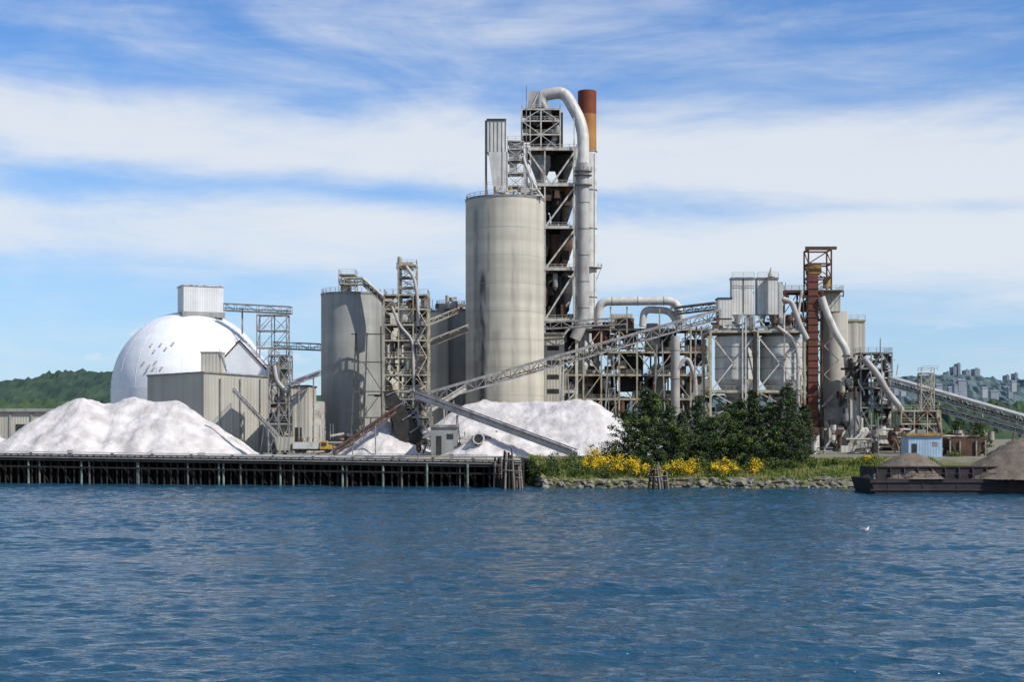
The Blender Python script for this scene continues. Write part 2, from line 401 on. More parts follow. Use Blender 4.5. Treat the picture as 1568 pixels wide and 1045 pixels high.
for i in range(36):
    d=R(1900,2450); px=R(1358,1660)
    py=R(588,606); w=R(6,11);h=R(3,5);x=X(px,d);z=Z(py,d)
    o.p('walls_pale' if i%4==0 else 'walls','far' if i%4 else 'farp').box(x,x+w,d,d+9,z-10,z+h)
    o.p('roof','fard').add([(x-.5,d-.5,z+h),(x+w+.5,d-.5,z+h),(x+w+.5,d+4.5,z+h+2.6),(x-.5,d+4.5,z+h+2.6),(x-.5,d+9.5,z+h),(x+w+.5,d+9.5,z+h)],[(0,1,2,3),(3,2,5,4),(0,3,4),(1,5,2)])
o.done()

# ---------------------------------------------------------------- stockpiles
def pile(name,ridge,m,slope=.68,base=GZ-.1,res=.55,amp=.5):
    ridge=[Vector(r) for r in ridge]
    def hgt(x,y):
        best=-99
        for a,bb in zip(ridge,ridge[1:]):
            ab=Vector((bb.x-a.x,bb.y-a.y)); ap=Vector((x-a.x,y-a.y)); t=min(max(ap.dot(ab)/max(ab.length_squared,1e-6),0),1)
            d=(ap-ab*t).length; z=a.z+(bb.z-a.z)*t
            ang=math.atan2(y-a.y-ab.y*t,x-a.x-ab.x*t)
            sl=slope*(1+.10*noise.noise(Vector((ang*3.5,a.x*.1,z*.01))))
            best=max(best,z-math.sqrt(d*d+1.0)*sl+.5)
        n=noise.fractal(Vector((x*.12,y*.12,0)),.8,2,5)*amp*1.5+abs(noise.noise(Vector((x*.45,y*.12,best*.05))))*amp*.9
        n+=noise.noise(Vector((x*1.4,y*1.4,5)))*amp*.25
        return best+n
    mx=max(r.z for r in ridge)-base; rad=mx/slope+3
    x0=min(r.x for r in ridge)-rad;x1=max(r.x for r in ridge)+rad;y0=min(r.y for r in ridge)-rad;y1=max(r.y for r in ridge)+rad
    nx=int((x1-x0)/res);ny=int((y1-y0)/res); idx={}; pt=Part(); H=[[hgt(x0+i*res,y0+j*res) for j in range(ny+1)] for i in range(nx+1)]
    def vid(i,j):
        if (i,j) not in idx:
            idx[(i,j)]=len(pt.v); pt.v.append((x0+i*res,y0+j*res,max(base-.4,H[i][j])))
        return idx[(i,j)]
    for i in range(nx):
        for j in range(ny):
            if max(H[i][j],H[i+1][j],H[i][j+1],H[i+1][j+1])>base-.3:
                pt.f.append((vid(i,j),vid(i+1,j),vid(i+1,j+1),vid(i,j+1))); pt.s.append(True)
    o=Obj(name); o.P['heap']=(m,pt); return o.done()
pile('limestone_pile',[P(92,624,346),P(128,611,347),P(160,617,350),P(200,609,350),P(240,614,348),P(268,614,347)],'lime')
pile('limestone_pile',[P(-40,655,352),P(-15,660,352),P(10,682,350)],'lime')
pile('limestone_pile',[P(716,620,362),P(740,614,362),P(800,618,360),P(850,613,358),P(902,612,356)],'lime')
pile('limestone_pile',[P(572,652,352),P(590,644,352),P(604,652,352)],'lime')
pile('limestone_pile',[P(735,664,338),P(790,663,338),P(850,674,337)],'lime',.6)
pile('aggregate_pile',[P(1560,672,330),P(1640,664,330)],'sand',.62)

# ---------------------------------------------------------------- dock
def dfr(px): return 306-(px+0)/815*24
o=Obj('timber_wharf')
def dxy(px,off=0): d=dfr(px); return X(px,d),d+off
x0,y0=dxy(-260);x1,y1=dxy(800); 
def dz(x): t=(x-X(0,306))/(X(800,282)-X(0,306)); return 6.0-1.0*t
def dy(x): t=(x-x0)/(x1-x0); return y0+(y1-y0)*t
def slab(pt,xa,xb,f0,f1,za,zb):
    vs=[]
    for zo in (za,zb):
        for x,f in ((xa,f0),(xb,f0),(xb,f1),(xa,f1)): vs.append((x,dy(x)+f if f<30 else 322,dz(x)+zo))
    pt.add(vs,[(0,3,2,1),(4,5,6,7),(0,1,5,4),(1,2,6,5),(2,3,7,6),(3,0,4,7)])
slab(o.p('deck','deck'),x0,x1,0,99,-.45,-.1)
slab(o.p('fascia','wood'),x0,x1,-.3,.25,-1.15,-.11)
slab(o.p('bull_rail','woodg'),x0,x1,-.25,.2,.02,.32)
slab(o.p('rub_strip','deck'),x0,x1,-.42,-.31,-.55,-.38)
slab(o.p('pipe','pipew'),x0,x1-22,1.0,1.25,.5,.72)
slab(o.p('wale','wood'),x0,x1,-.32,-.05,-2.6,-2.25)
x=x0;i=0
while x<x1:
    for r in range(5):
        off=.2+r*3.6; lean=R(-.12,.12)
        xx=x+R(-.25,.25); o.p('piles','wood').cyl((xx+lean,dy(x)+off+.3,-2.5),(xx,dy(x)+off+.3,dz(x)-.46),R(.17,.25),None,8)
    if i%2==0: o.p('bents','wood').box(x-.2,x+.2,dy(x)+.3,318,dz(x)-1.1,dz(x)-.46)
    if i%3==1: o.p('braces','wood').beam((x,dy(x)+.1,dz(x)-1.2),(x+2.4,dy(x)+.1,.3),.2)
    if i%7==3: o.p('old_piles','woodg').cyl((x+.5,dy(x)+.1,-2.5),(x+.45,dy(x)+.1,dz(x)-1.2),.2,None,8)
    o.p('rail_blocks','woodg').box(x-.15,x+.15,dy(x)-.2,dy(x)+.15,dz(x)-.1,dz(x)+.02)
    x+=R(1.3,1.75); i+=1
for px in (126,213,336,343,430,587,654,716,45,-40,525):
    xx,yy=dxy(px,-.55); o.p('fender_piles','pile').cyl((xx,yy,-2.5),(xx,yy,dz(xx)-.6),.25,.23,10)
slab(o.p('bulkhead','black'),x0,x1,16,16.6,-8,-.46)  # near-black wall paints the dark behind the piles
slab(o.p('end_wall','wood'),x1-.01,x1+.4,0,99,-2.2,-.1)
for k in range(12): o.p('piles','wood').cyl((x1+.1,dy(x1)+k*3,-2),(x1+.1,dy(x1)+k*3,dz(x1)),.25,None,8)
rail(o,[(xx,dy(xx)+.8,dz(xx)) for xx in (X(545,290),X(640,288),X(745,284))],m='gsteel',step=2.5)
for px in range(-20,760,62):
    xx,yy=dxy(px,1.2+R(0,2)); o.p('bollards','dark').cyl((xx,yy,dz(xx)-.1),(xx,yy,dz(xx)+.55),.25,.32,10)
for px in (98,300,455,500,560,610,690): 
    xx,yy=dxy(px,R(3,9)); o.p('deck_boxes','gsteel' ).rbox((xx,yy,dz(xx)-.1),R(.8,2),1,R(.6,1.3))
o.done()
def dolphin(px,py_t,d,n,spread,top=.35):
    o=Obj('pile_dolphin'); c=Vector((X(px,d),d,0)); zt=Z(py_t,d)
    for i in range(n):
        a=2*math.pi*i/n; v=Vector((math.cos(a),math.sin(a)*.8,0))
        h=zt-R(0,1.6) if i else zt
        o.p('piles_'+('pale' if i%3==0 else 'dark'),'woodg' if i%3==0 else 'wood').tube([c+v*spread+Vector((0,0,-2.5)),c+v*top+Vector((0,0,h))],[.24,.2],9)
    for z in (zt*.45,zt*.72):
        rr=top+(spread-top)*(1-(z+2.5)/(zt+2.5))+.22
        o.p('cable_wrap','gsteel').tube([c+Vector((math.cos(t)*rr,math.sin(t)*rr*.85,z)) for t in [i*math.pi/8 for i in range(17)]],.07,5)
    o.done()
dolphin(778,687,279,9,1.3,.7); dolphin(790,712,280,7,1.4,.8); dolphin(762,700,282,5,.9,.6)
dolphin(1003,708,277.5,7,1.9,.55); dolphin(1016,722,278,5,1.2,.5)

# ---------------------------------------------------------------- low concrete building at far left
o=Obj('concrete_warehouse')
bx(o,'walls','beige',-260,86,631,None,480,30); bx(o,'parapet','concg',-262,88,626,630.9,479,32)
for i in range(11): bx(o,'pilasters','concg',-250+i*33,-247+i*33,631.2,None,479.6,.4)
for i in range(5): bx(o,'doors','glass',-240+i*66,-220+i*66,650,None,479.85,.12)
o.done()

# ---------------------------------------------------------------- dome
o=Obj('storage_dome'); d=430; s=d/F; c=Vector((X(292,d),d,Z(596,d))); r=118*s
pt=Part(); nu,nv=64,20
for j in range(nv+1):
    t=j/nv*math.pi/2
    for i in range(nu):
        a=2*math.pi*i/nu; pt.v.append((c.x+r*math.cos(t)*math.cos(a),c.y+r*math.cos(t)*math.sin(a),c.z+r*math.sin(t)))
for j in range(nv):
    for i in range(nu): pt.f.append((j*nu+i,j*nu+(i+1)%nu,(j+1)*nu+(i+1)%nu,(j+1)*nu+i)); pt.s.append(True)
o.P['shell']=('dome',pt)
o.p('ring_wall','dome').cyl((c.x,c.y,GZ-.3),(c.x,c.y,c.z-.02),r*1.004,None,64)
for k in range(20):
    a=2*math.pi*k/20+.1
    o.p('membrane_seams','white').tube([c+Vector((math.cos(t)*math.cos(a),math.cos(t)*math.sin(a),math.sin(t)))*(r+.0) for t in [j*math.pi/2/14 for j in range(14)]],.06,5)
def on_dome(px,py,out=.1):
    xx=X(px,d-r*.85)-c.x; zz=Z(py,d-r*.85)-c.z; q=r*r-xx*xx-zz*zz
    return Vector((c.x+xx,c.y-math.sqrt(max(q,0.1))-out,c.z+zz))
for pxs,py in (((232,238,247,256,266),525),((222,228,232,240,242,252),556)):
    for k,pq in enumerate(pxs):
        yy_=py+R(-3,3)+(8 if k%2 else 0)
        a=on_dome(pq,yy_); bb=on_dome(pq-3,yy_+5); o.p('patches','duct').beam(a,bb,.42,.42)
hc=Vector((X(307,d-3),d-3,Z(480,d-3))); 
o.p('head_house','white').rbox(hc,11.5,8.5,(480-441)*s,.42)
o.p('head_house_roof','lsteel').rbox(hc+Vector((0,0,(480-441)*s)),12,9,.35,.42)
o.p('head_house_base','concg').rbox(hc-Vector((0,0,1.5)),12.2,9.2,1.6,.42)
yp=d-r*.86
A=P(343,549,yp);B=P(367,523,yp);C=P(408,567,yp); D=C-Vector((0,0,8));E=A-Vector((0,0,8)); bk=Vector((0,r*.8,0))
o.p('portal','dome').add([A,B,C,D,E,A+bk,B+bk,C+bk,D+bk,E+bk],[(4,3,2,1,0),(0,1,6,5),(1,2,7,6),(2,3,8,7),(4,0,5,9)])
up_=Vector((0,-.1,.2)); o.p('portal_edge','brown').beam(A+up_,B+up_,.4,.4); o.p('portal_edge','brown').beam(B+up_,C+up_,.4,.4)  # brown beams along the two upper edges
o.done()

# shed in front of the dome
o=Obj('storage_shed'); d=378; s=d/F
xa,xm,xb=X(205,d),X(312,d),X(427,d); zt=Z(572,d)
vs=[(xa,d+14,GZ-.3),(xm,d,GZ-.3),(xb,d+8,GZ-.3),(xb-2,d+26,GZ-.3),(xa+2,d+26,GZ-.3)]
n=5; top=[(v[0],v[1],z) for v,z in zip(vs,(zt-.2,zt+.2,zt-1,zt,zt))]
o.p('walls','tan').add(vs+top,[(i,(i+1)%n,(i+1)%n+n,i+n) for i in range(n)]+[tuple(range(n,2*n))])
for i in range(n):
    a,bb=Vector(top[i]),Vector(top[(i+1)%n]); o.p('eaves','gsteel').beam(a+Vector((0,0,.12)),bb+Vector((0,0,.12)),.6,.35)
for t in (.2,.45,.7): 
    a,bb=Vector(vs[1]),Vector(vs[2]); q=a.lerp(bb,t); o.p('downpipes','gsteel').beam(q+Vector((.1,-.2,0)),q+Vector((.1,-.2,zt-GZ-1)),.22)
o.p('door','dark').add([(xb-6,d+6.5,GZ),(xb-2,d+7.6,GZ),(xb-2,d+7.6,GZ+5),(xb-6,d+6.5,GZ+5)],[(0,1,2,3)])
o.p('roof_house','beige').box(X(306,d+3),X(336,d+3),d+4,d+10,zt,Z(540,d+3)); o.p('roof_house_cap','lsteel').box(X(305,d+3),X(337,d+3),d+3.8,d+10.3,Z(540,d+3),Z(538,d+3))
o.p('stairs','gsteel').beam(P(337,541,d+4),P(347,570,d+4),.5,.3); rail(o,[P(336,541,d+4),P(346,566,d+4)],m='gsteel')
o.done()
o=Obj('annex_building'); bx(o,'walls','beige',443,473,592,None,372,14); bx(o,'roof','dark',442,474,590,591.9,371.6,14.8)
bx(o,'door','dark',452,462,655,None,371.9,.08); bx(o,'lean_to','lsteel',474,492,615,None,378,10); o.done()

# conveyor bridge from dome to silos
o=Obj('dome_conveyor_bridge'); d=419
gallery(o,P(344,476,421),P(446,481,418),2,2.0,3,'gsteel',.22)
gallery(o,P(420,534,418),P(492,537,416),2.2,1.8,3,'gsteel',.22)
frame(o,X(397,d),X(442,d),d-4,d+1,[GZ]+[Z(q,d) for q in (640,600,560,534,508,484)],2,1,.28,'gsteel','R',floor=None)
lb(o,'legs','gsteel',(371,474,420),(371,512,420),.4)
o.done()
o=Obj('bucket_elevator_tower'); d=368
frame(o,X(411,d),X(443,d),d,d+5,[GZ,Z(650,d),Z(618,d),Z(590,d),Z(565,d),Z(545,d)],2,1,.3,'gsteel','X')
clutter(o,X(412,d),X(441,d),d+1,d+4,GZ+1,Z(550,d),22,('gsteel','dark','steel','brown'))
bx(o,'casing','steel',428,436,548,None,d+2,1.6)
tb(o,'chute','duct',[(420,560,d),(424,585,d),(440,600,d)],3)
o.done()
o=Obj('blue_conveyor'); gallery(o,P(444,592,366),P(490,575,369),1.4,1.1,2.5,'gsteel',.25,True); o.p('cover','blue').beam(P(446,588,365.5),P(488,572,368.5),.2,.6)
lb(o,'leg','gsteel',(458,588,367),(458,694,367),.3); lb(o,'leg','gsteel',(480,580,368),(480,693,368),.3); o.done()
o=Obj('radial_stacker_conveyor'); gallery(o,P(357,600,338),P(436,683,334),1.0,.9,1.6,'lsteel',.14)
lb(o,'support','lsteel',(405,650,336),(418,698,336),.2); lb(o,'support','lsteel',(405,650,336),(398,698,337),.2)
o.p('hopper','beige').rbox(P(436,690,334),3,3,3,0,1.3)
for q in (400,420,436): o.p('wheels','tyre').cyl(P(q,697,335),P(q,697,335)+Vector((0,.4,0)),.5)
o.done()
# truck
o=Obj('dump_truck'); d=332; b0=P(447,697,d); zz=5.75
def tbx(part,m,x,y,z,sx,sy,sz,t=1): o.p(part,m).rbox((b0.x+x,d+y,zz+z),sx,sy,sz,0,t)
tbx('chassis','dark',4,1.2,.6,8,1.2,.35); tbx('cab','yellow',7.2,1.2,.9,1.7,2.3,1.9,.88); tbx('bonnet','yellow',8.4,1.2,.9,1.0,2.0,1.0,.9)
tbx('windscreen','glass',7.25,.0,1.75,1.1,.12,.7); tbx('dump_body','whitep',3.1,1.2,1.0,5.6,2.4,1.5,1.06); tbx('headboard','lsteel',6.1,1.2,2.3,.3,2.4,.6)
for wx in (1.2,2.5,7.9):
    for wy in (-.05,2.1): o.p('wheels','tyre').cyl((b0.x+wx,d+wy,zz+.5),(b0.x+wx,d+wy+.35,zz+.5),.52,None,16)
o.done()

# ---------------------------------------------------------------- left silos
def silo(name,pc,rp,py0,d,m='concg',rim='gsteel',railm='lsteel'):
    o=Obj(name); s=d/F; cy(o,'shell',m,pc,rp,py0,None,d,None,64)
    cy(o,'rim',rim,pc,rp+.8,py0-1.4,py0+1.6,d,None,64)
    c=Vector((X(pc,d),d,Z(py0-1.4,d))); rr=rp*s*.98
    rail(o,[c+Vector((math.cos(t)*rr,math.sin(t)*rr,0)) for t in [i*math.pi/14 for i in range(29)]],m=railm)
    return o
o=silo('concrete_silo',538,46,452,402,'concg')
bx(o,'roof_house','steel',522,536,428,450,398,4); frame(o,X(520,399),X(545,399),397,403,[Z(451,399),Z(436,399),Z(422,399)],1,1,.2,'steel','D')
o.done()
for a in ((592,26,466,425,'conc'),(668,19,478,430,'conc'),(700,22,476,436,'concg'),(640,22,480,440,'conc'),(690,22,468,455,'conc')):
    o=silo('concrete_silo',*a); clutter(o,X(a[0]-8,a[3]),X(a[0]+8,a[3]),a[3]-2,a[3]+2,Z(a[2]-2,a[3]),Z(a[2]-10,a[3]),4); o.done()
o=Obj('silo_top_conveyor')
q=[P(528,436,392),P(556,436,392),P(592,468,390),P(606,474,388)]
for a,bb in zip(q,q[1:]): gallery(o,a,bb,2,1.6,2.5,'steel',.25,roof='beige')
gallery(o,P(655,532,400),P(716,508,402),2,1.8,3,'gsteel',.25,side='dark'); gallery(o,P(640,505,398),P(700,480,402),1.6,1.4,3,'gsteel',.2)
o.done()
o=Obj('steel_trestle'); d=385
for pxs in ((537,648,545,510),(556,648,545,510),(556,648,562,510),(585,648,583,500)): lb(o,'legs','steel',(pxs[0],692,d),(pxs[2],pxs[3],d),.35); lb(o,'legs','steel',(pxs[0],692,d+5),(pxs[2],pxs[3],d+5),.35)
for py in (512,555,600,640): lb(o,'beams','steel',(538,py,d),(586,py,d),.3); lb(o,'beams','steel',(538,py,d+5),(586,py,d+5),.3)
lb(o,'beams','steel',(540,555,d),(560,512,d),.2);lb(o,'beams','steel',(556,640,d),(585,600,d),.2);lb(o,'beams','steel',(556,555,d),(585,600,d),.2)
clutter(o,X(545,d),X(583,d),d,d+4,Z(690,d),Z(605,d),12)
o.done()
o=Obj('steel_process_tower'); d=374
zs=[GZ]+[Z(p,d) for p in (660,630,600,575,548,522,498,474,452)]
frame(o,X(588,d),X(655,d),d,d+9,zs,3,2,.3,'steel','R',skip=(2,5))
frame(o,X(609,d),X(637,d),d+1,d+6,[Z(452,d),Z(440,d),Z(424,d),Z(406,d)],1,1,.25,'steel','X')
clutter(o,X(590,d),X(653,d),d+.5,d+7,GZ+1,Z(460,d),150,('dark','gsteel','dark','steel','gsteel','brown'),.95)
tb(o,'elevator_leg','steel',[(612,394,d+3),(612,470,d+3)],3.5,flange=False); bx(o,'elevator_head','steel',607,632,402,412,d+2,3)
tb(o,'spout','duct',[(622,408,d),(634,425,d),(640,460,d),(640,500,d)],2.6); tb(o,'spout','gsteel',[(600,470,d),(612,500,d),(632,520,d),(634,600,d)],2.2)
cy(o,'cyclone','beige',620,9,470,490,d+2); cy(o,'cyclone','beige',620,2,490,512,d+2,9)
for k in range(7):
    za=zs[k+1]; a=X(640,d);bb=X(654,d); o.p('stairs','lsteel').beam((a if k%2 else bb,d-1,za),(bb if k%2 else a,d-1,zs[k+2]),.8,.15)
lb(o,'mast','gsteel',(611,392,d),(611,452,d),.15)
o.done()
o=Obj('loading_hopper'); d=345
ch=[P(586,600,d),P(602,597,d),P(648,668,d),P(630,690,d),P(615,690,d)]
o.p('chute','dark').add(ch+[v+Vector((0,4,0)) for v in ch],[(4,3,2,1,0),(5,6,7,8,9)]+[(i,(i+1)%5,(i+1)%5+5,i+5) for i in range(5)])
frame(o,X(598,d),X(660,d),d+1,d+7,[GZ,Z(670,d),Z(640,d),Z(612,d)],3,1,.3,'gsteel','X'); clutter(o,X(600,d),X(655,d),d,d+6,GZ+1,Z(615,d),34,('dark','gsteel','brown','steel'))
for k in range(4): o.p('ribs','gsteel').beam(P(592+k*12,606+k*19,d-.2),P(605+k*12,600+k*18,d-.2),.25)
o.done()
o=Obj('truss_conveyor'); gallery(o,P(512,697,338),P(606,632,344),1.4,1.2,2.2,'brown',.2); 
for q,y in ((540,676),(575,652)): lb(o,'legs','gsteel',(q,y,340),(q,698,340),.25)
o.done()
o=Obj('inclined_conveyor_gallery')
gallery(o,P(652,618,368),P(1100,489,395),2.8,2.4,2.6,'gsteel',.26,roof='gsteel')
for q,y in ((690,608),(865,562),(935,541),(1010,520),(1070,500)):
    d=368+(q-652)/448*27; a=P(q,y,d); 
    for sx in (-1.3,1.3): o.p('bents','gsteel').beam((a.x+sx*1.4,d,GZ-.3),(a.x+sx*.5,d,a.z),.35)
    zz=GZ
    while zz<a.z-6: o.p('bents','gsteel').beam((a.x-1.6,d,zz),(a.x+1.6,d,zz+6),.18); zz+=6
o.done()
o=Obj('reclaim_conveyor'); gallery(o,P(640,610,345),P(880,699,322),2.0,1.4,2.4,'duct',.2,side='duct')
for q,y in ((700,636),(760,660),(818,680)): lb(o,'legs','lsteel',(q,y,338),(q-6,699,338),.3); lb(o,'legs','lsteel',(q,y,338),(q+6,699,338),.3)
o.done()
o=Obj('inclined_conveyor'); gallery(o,P(645,640,350),P(712,598,352),1.4,1.2,2.2,'lsteel',.18,side='lsteel'); lb(o,'legs','lsteel',(680,622,351),(682,697,351),.3); o.done()
o=Obj('pump_house'); d=335
bx(o,'walls','concg',660,700,655,None,d,6); bx(o,'roof','gsteel',658,702,651,654.9,d-.4,7); bx(o,'door','dark',668,676,668,None,d-.08,.07); bx(o,'window','glass',684,694,665,673,d-.08,.07)
o.p('tank','whitep').cyl(P(733,672,d-4),P(733,672,d+4),1.35,None,20); o.p('tank_end','dark').cyl(P(733,672,d-4.05),P(733,672,d-4.0),1.0,None,20)
o.p('saddle','dark').rbox(P(733,697,d-2),1.6,1,2.4); o.p('saddle','dark').rbox(P(733,697,d+2),1.6,1,2.4)
bx(o,'control_cabinet','lsteel',706,722,668,None,d,3); clutter(o,X(640,d),X(760,d),d-1,d+4,GZ+.5,GZ+4,34,('dark','gsteel','lsteel','brown','whitep'),.7)
o.done()

# ---------------------------------------------------------------- tall silo
d=420
o=silo('tall_concrete_silo',773,60,308,d,'conct')
cy(o,'plinth','concg',773,61,640,None,d,None,56)
s=d/F
for k in range(9): 
    z=Z(355+k*42,d); rr=60*s
    o.p('pour_joint','concg').cyl((X(773,d),d,z),(X(773,d),d,z+.1),rr*1.002,None,56)
o.done()
o=Obj('silo_top_filter_house'); d=414
bx(o,'filter_box','filt',746,774,184,232,d,6); bx(o,'filter_cap','dark',745,775,181.5,183.9,d-.3,6.6); bx(o,'side_duct','gsteel',742.5,745.8,184,300,d+1,2)
hp=[P(748,232.2,d),P(778,232.2,d),P(776,292,d),P(756,292,d)]
o.p('hopper','ductl').add(hp+[v+Vector((0,5,0)) for v in hp],[(3,2,1,0),(4,5,6,7),(0,1,5,4),(1,2,6,5),(2,3,7,6),(3,0,4,7)])
for k in range(5): bx(o,'ribs','gsteel',750+k*6,750.8+k*6,185,231,d-.15,.15)
frame(o,X(777,d),X(802,d),d,d+5,[Z(303,d),Z(285,d),Z(265,d),Z(245,d),Z(228,d),Z(216,d)],1,1,.25,'lsteel','X')
bx(o,'fan_house','ductl',779,798,218,243,d+1,3); bx(o,'fan_house_lower','whitep',780,792,250,268,d+1,3)
tb(o,'pipe','lsteel',[(801,240,d),(808,262,d),(822,290,d),(832,304,d)],2.2,.4); tb(o,'pipe','lsteel',[(812,303,d),(816,280,d),(806,262,d)],2,.4)
lb(o,'mast','gsteel',(806,130,d+8),(806,300,d+8),.2); lb(o,'mast','gsteel',(769,225,d),(769,300,d),.2)
clutter(o,X(755,d),X(828,d),d-2,d+6,Z(303,d),Z(290,d),28,('lsteel','mustard','gsteel','whitep'),.7)
rail(o,[P(746,300,d-2),P(746,285,d-2),P(776,285,d-2),P(776,300,d-2)])
o.done()

# ---------------------------------------------------------------- preheater tower
o=Obj('preheater_tower'); d=446; s=d/F
zs=[GZ]+[Z(p,d) for p in (650,600,548,490,412,348,283,228)]
xa,xb=X(806,d),X(883,d)
frame(o,xa,xb,d,d+16,zs,1,1,.85,'lsteel','N',True,'brown',bw=.5)
pt=o.p('frame','lsteel')
for k in range(len(zs)-1):
    z0_,z1_=zs[k],zs[k+1]
    for y in (d,d+16):
        xm=(xa+xb)/2
        if k==7: pt.beam((xa,y,z1_),(xm,y,z0_),.5); pt.beam((xb,y,z1_),(xm,y,z0_),.5)
        else: pt.beam((xm-2,y,z0_),(xb,y,z1_),.5); pt.beam((xm-2,y,z0_),(xa,y,z1_),.5)
    pt.beam((xa+5.6,d,z0_),(xa+5.6,d,z1_),.45)
zt=[Z(p,d) for p in (228,205,184,166)]
frame(o,X(799,d),X(858,d),d+1,d+12,zt,2,1,.4,'steel','D',floor='gsteel')
for k,(pt_,pb) in enumerate(((232,280),(290,345),(352,408),(416,486),(494,545))):
    for q,yy in ((828,5),(862,10),(850,6)):
        if k==0 and q==850: continue
        h=pb-pt_
        rp=15 if q!=850 else 10
        mm=('brown','dark','dark')[ (k+int(q))%3 ] if k else ('gsteel' if q==828 else 'dark')
        cy(o,'cyclone_'+mm,mm,q,rp,pt_+6+R(0,5),pt_+h*.5,d+yy); cy(o,'cyclone_'+mm,mm,q,3,pt_+h*.5,pb+8,d+yy,rp)
for a in ((836,858,350,372),(835,862,365,408),(835,856,420,488),(838,872,432,455),(840,868,300,318),(812,862,172,226),(838,880,495,548),(835,866,236,262),(836,872,384,398)): bx(o,'interior_shade_panels','dark',*a,d+9+R(0,1),1)  # dark sheets added to paint the tower's shaded interior
clutter(o,xa+1,xb-2,d+1,d+14,Z(545,d),Z(290,d),110,('dark','brown','gsteel','dark','rust','dark'),1.2)
clutter(o,xa+1,xb-2,d+1,d+14,Z(690,d),Z(545,d),40,('dark','brown','gsteel','duct'),1.2)
clutter(o,X(802,d),X(856,d),d+2,d+10,Z(226,d),Z(168,d),46,('dark','gsteel','duct','gsteel','mustard'))
tc_=[P(808,165,d+4),P(832,165,d+4),P(826,139,d+4),P(810,139,d+4)]
o.p('top_cyclone','duct').add(tc_+[v+Vector((0,6,0)) for v in tc_],[(3,2,1,0),(4,5,6,7),(0,1,5,4),(1,2,6,5),(2,3,7,6),(3,0,4,7)])
lb(o,'top_brace','lsteel',(826,140,d+3.8),(812,168,d+3.8),.4); lb(o,'top_brace','lsteel',(826,140,d+3.8),(842,168,d+3.8),.4)
tb(o,'gooseneck_duct','ductl',[(828,166,d+5),(830,146,d+5),(864,140,d+4),(893,192,d+2),(893,255,d)],9,.42,n=20)
tb(o,'downcomer_duct','duct',[(893,250,d),(893,492,d),(880,520,d)],9,.42,n=20)
tb(o,'riser_duct','duct',[(845,222,d+3),(856,196,d+3),(838,172,d+3),(830,155,d+4)],4)
for py in (262,268,283): cy(o,'duct_platform','gsteel',893,14,py,py+1.2,d,None,18)
c=P(893,262,d); rail(o,[c+Vector((math.cos(t)*2.7,math.sin(t)*2.7,0)) for t in [i*math.pi/6 for i in range(13)]],m='gsteel')
for py in (228,348,412): lb(o,'tie','lsteel',(883,py,d),(893,py,d),.4)
lb(o,'pipe','lsteel',(879,180,d-1),(879,490,d-1),.3); lb(o,'pipe','whitep',(812,170,d-1),(812,300,d-1),.25)
o.done()
o=Obj('exhaust_stack'); d=474
cy(o,'stack_tip','rust',899,14.3,140,176,d,None,36); cy(o,'upper_stack','ochre',899,14.3,176,233,d,None,36); cy(o,'lower_stack','whitep',900,13.8,233,None,d,None,36)
cy(o,'mouth','dark',899,13.4,139.6,140.1,d,None,36)
for py in (232,291,350,411,455): cy(o,'stiffener','gsteel',900,14.8,py,py+1.4,d,None,36)
cy(o,'platform','lsteel',900,22,410,411,d,None,24); c=P(900,410,d); rail(o,[c+Vector((math.cos(t)*4.6,math.sin(t)*4.6,0)) for t in [i*math.pi/8 for i in range(17)]])
for sgn in (-1,1): lb(o,'platform_bracket','lsteel',(900+sgn*13,430,d-1),(900+sgn*20,412,d-1),.25)
lb(o,'ladder','gsteel',(910,235,d-2.2),(910,640,d-2.2),.25)
o.done()

# ---------------------------------------------------------------- central low plant
o=Obj('mill_building'); bx(o,'walls','beige',830,864,512,None,436,8); bx(o,'roof','gsteel',829,865,509.5,511.9,435.5,9); 
for k in range(4): bx(o,'louvres','dark',838,856,530+k*22,537+k*22,435.9,.08)
o.done()
o=Obj('raw_mill_structure'); d=450
zs=[GZ]+[Z(p,d) for p in (655,612,575,540,505)]
frame(o,X(866,d),X(1085,d),d,d+14,zs,8,1,.5,'steel','R',floor='gsteel')
clutter(o,X(868,d),X(1083,d),d+.5,d+12,GZ+1,Z(510,d),250,('dark','gsteel','dark','brown','steel','gsteel','beige'),1.25)
for a,m in (((868,905,560,610),'beige'),((915,945,575,640),'dark'),((950,985,545,600),'dark'),((1000,1020,560,650),'beige'),((1050,1085,580,690),'concg'),((905,960,620,690),'dark'),((962,1010,640,690),'concg'),((870,900,515,545),'dark'),((990,1024,510,545),'dark'),((1052,1082,520,560),'dark')): bx(o,'enclosure_'+m,m,*a,d+4+R(0,3),6)
for q,w_,y0_,y1_,m in ((920,14,494,520,'red'),(956,15,488,506,'brown'),(1000,11,496,530,'duct'),(893,9,505,560,'whitep')): cy(o,'vessel_'+m,m,q,w_,y0_,y1_,d+3); cy(o,'vessel_'+m,m,q,3,y1_,y1_+16,d+3,w_)
o.p('dust_collector','beige').box(X(940,d),X(972,d),d+8,d+13,Z(505,d),Z(478,d))
o.done()
o=Obj('process_duct'); d=446
tb(o,'duct','ductl',[(916,500,d),(917,462,d),(1036,461,d),(1046,498,d)],6.5,.42,n=18)
tb(o,'branch','ductl',[(984,500,d+2),(986,474,d+2),(1026,476,d+2),(1040,500,d+2)],5.5,.42,n=18)
tb(o,'downcomer','duct',[(1034,515,d-1),(1034,690,d-1)],7,n=16)
tb(o,'elbow','duct',[(1034,570,d-1.5),(1052,545,d-1.5),(1064,575,d-1.5),(1066,640,d-1.5)],3.6,.42)
for q in (935,960,1010): lb(o,'support','steel',(q,470,d),(q,510,d),.4)
o.done()
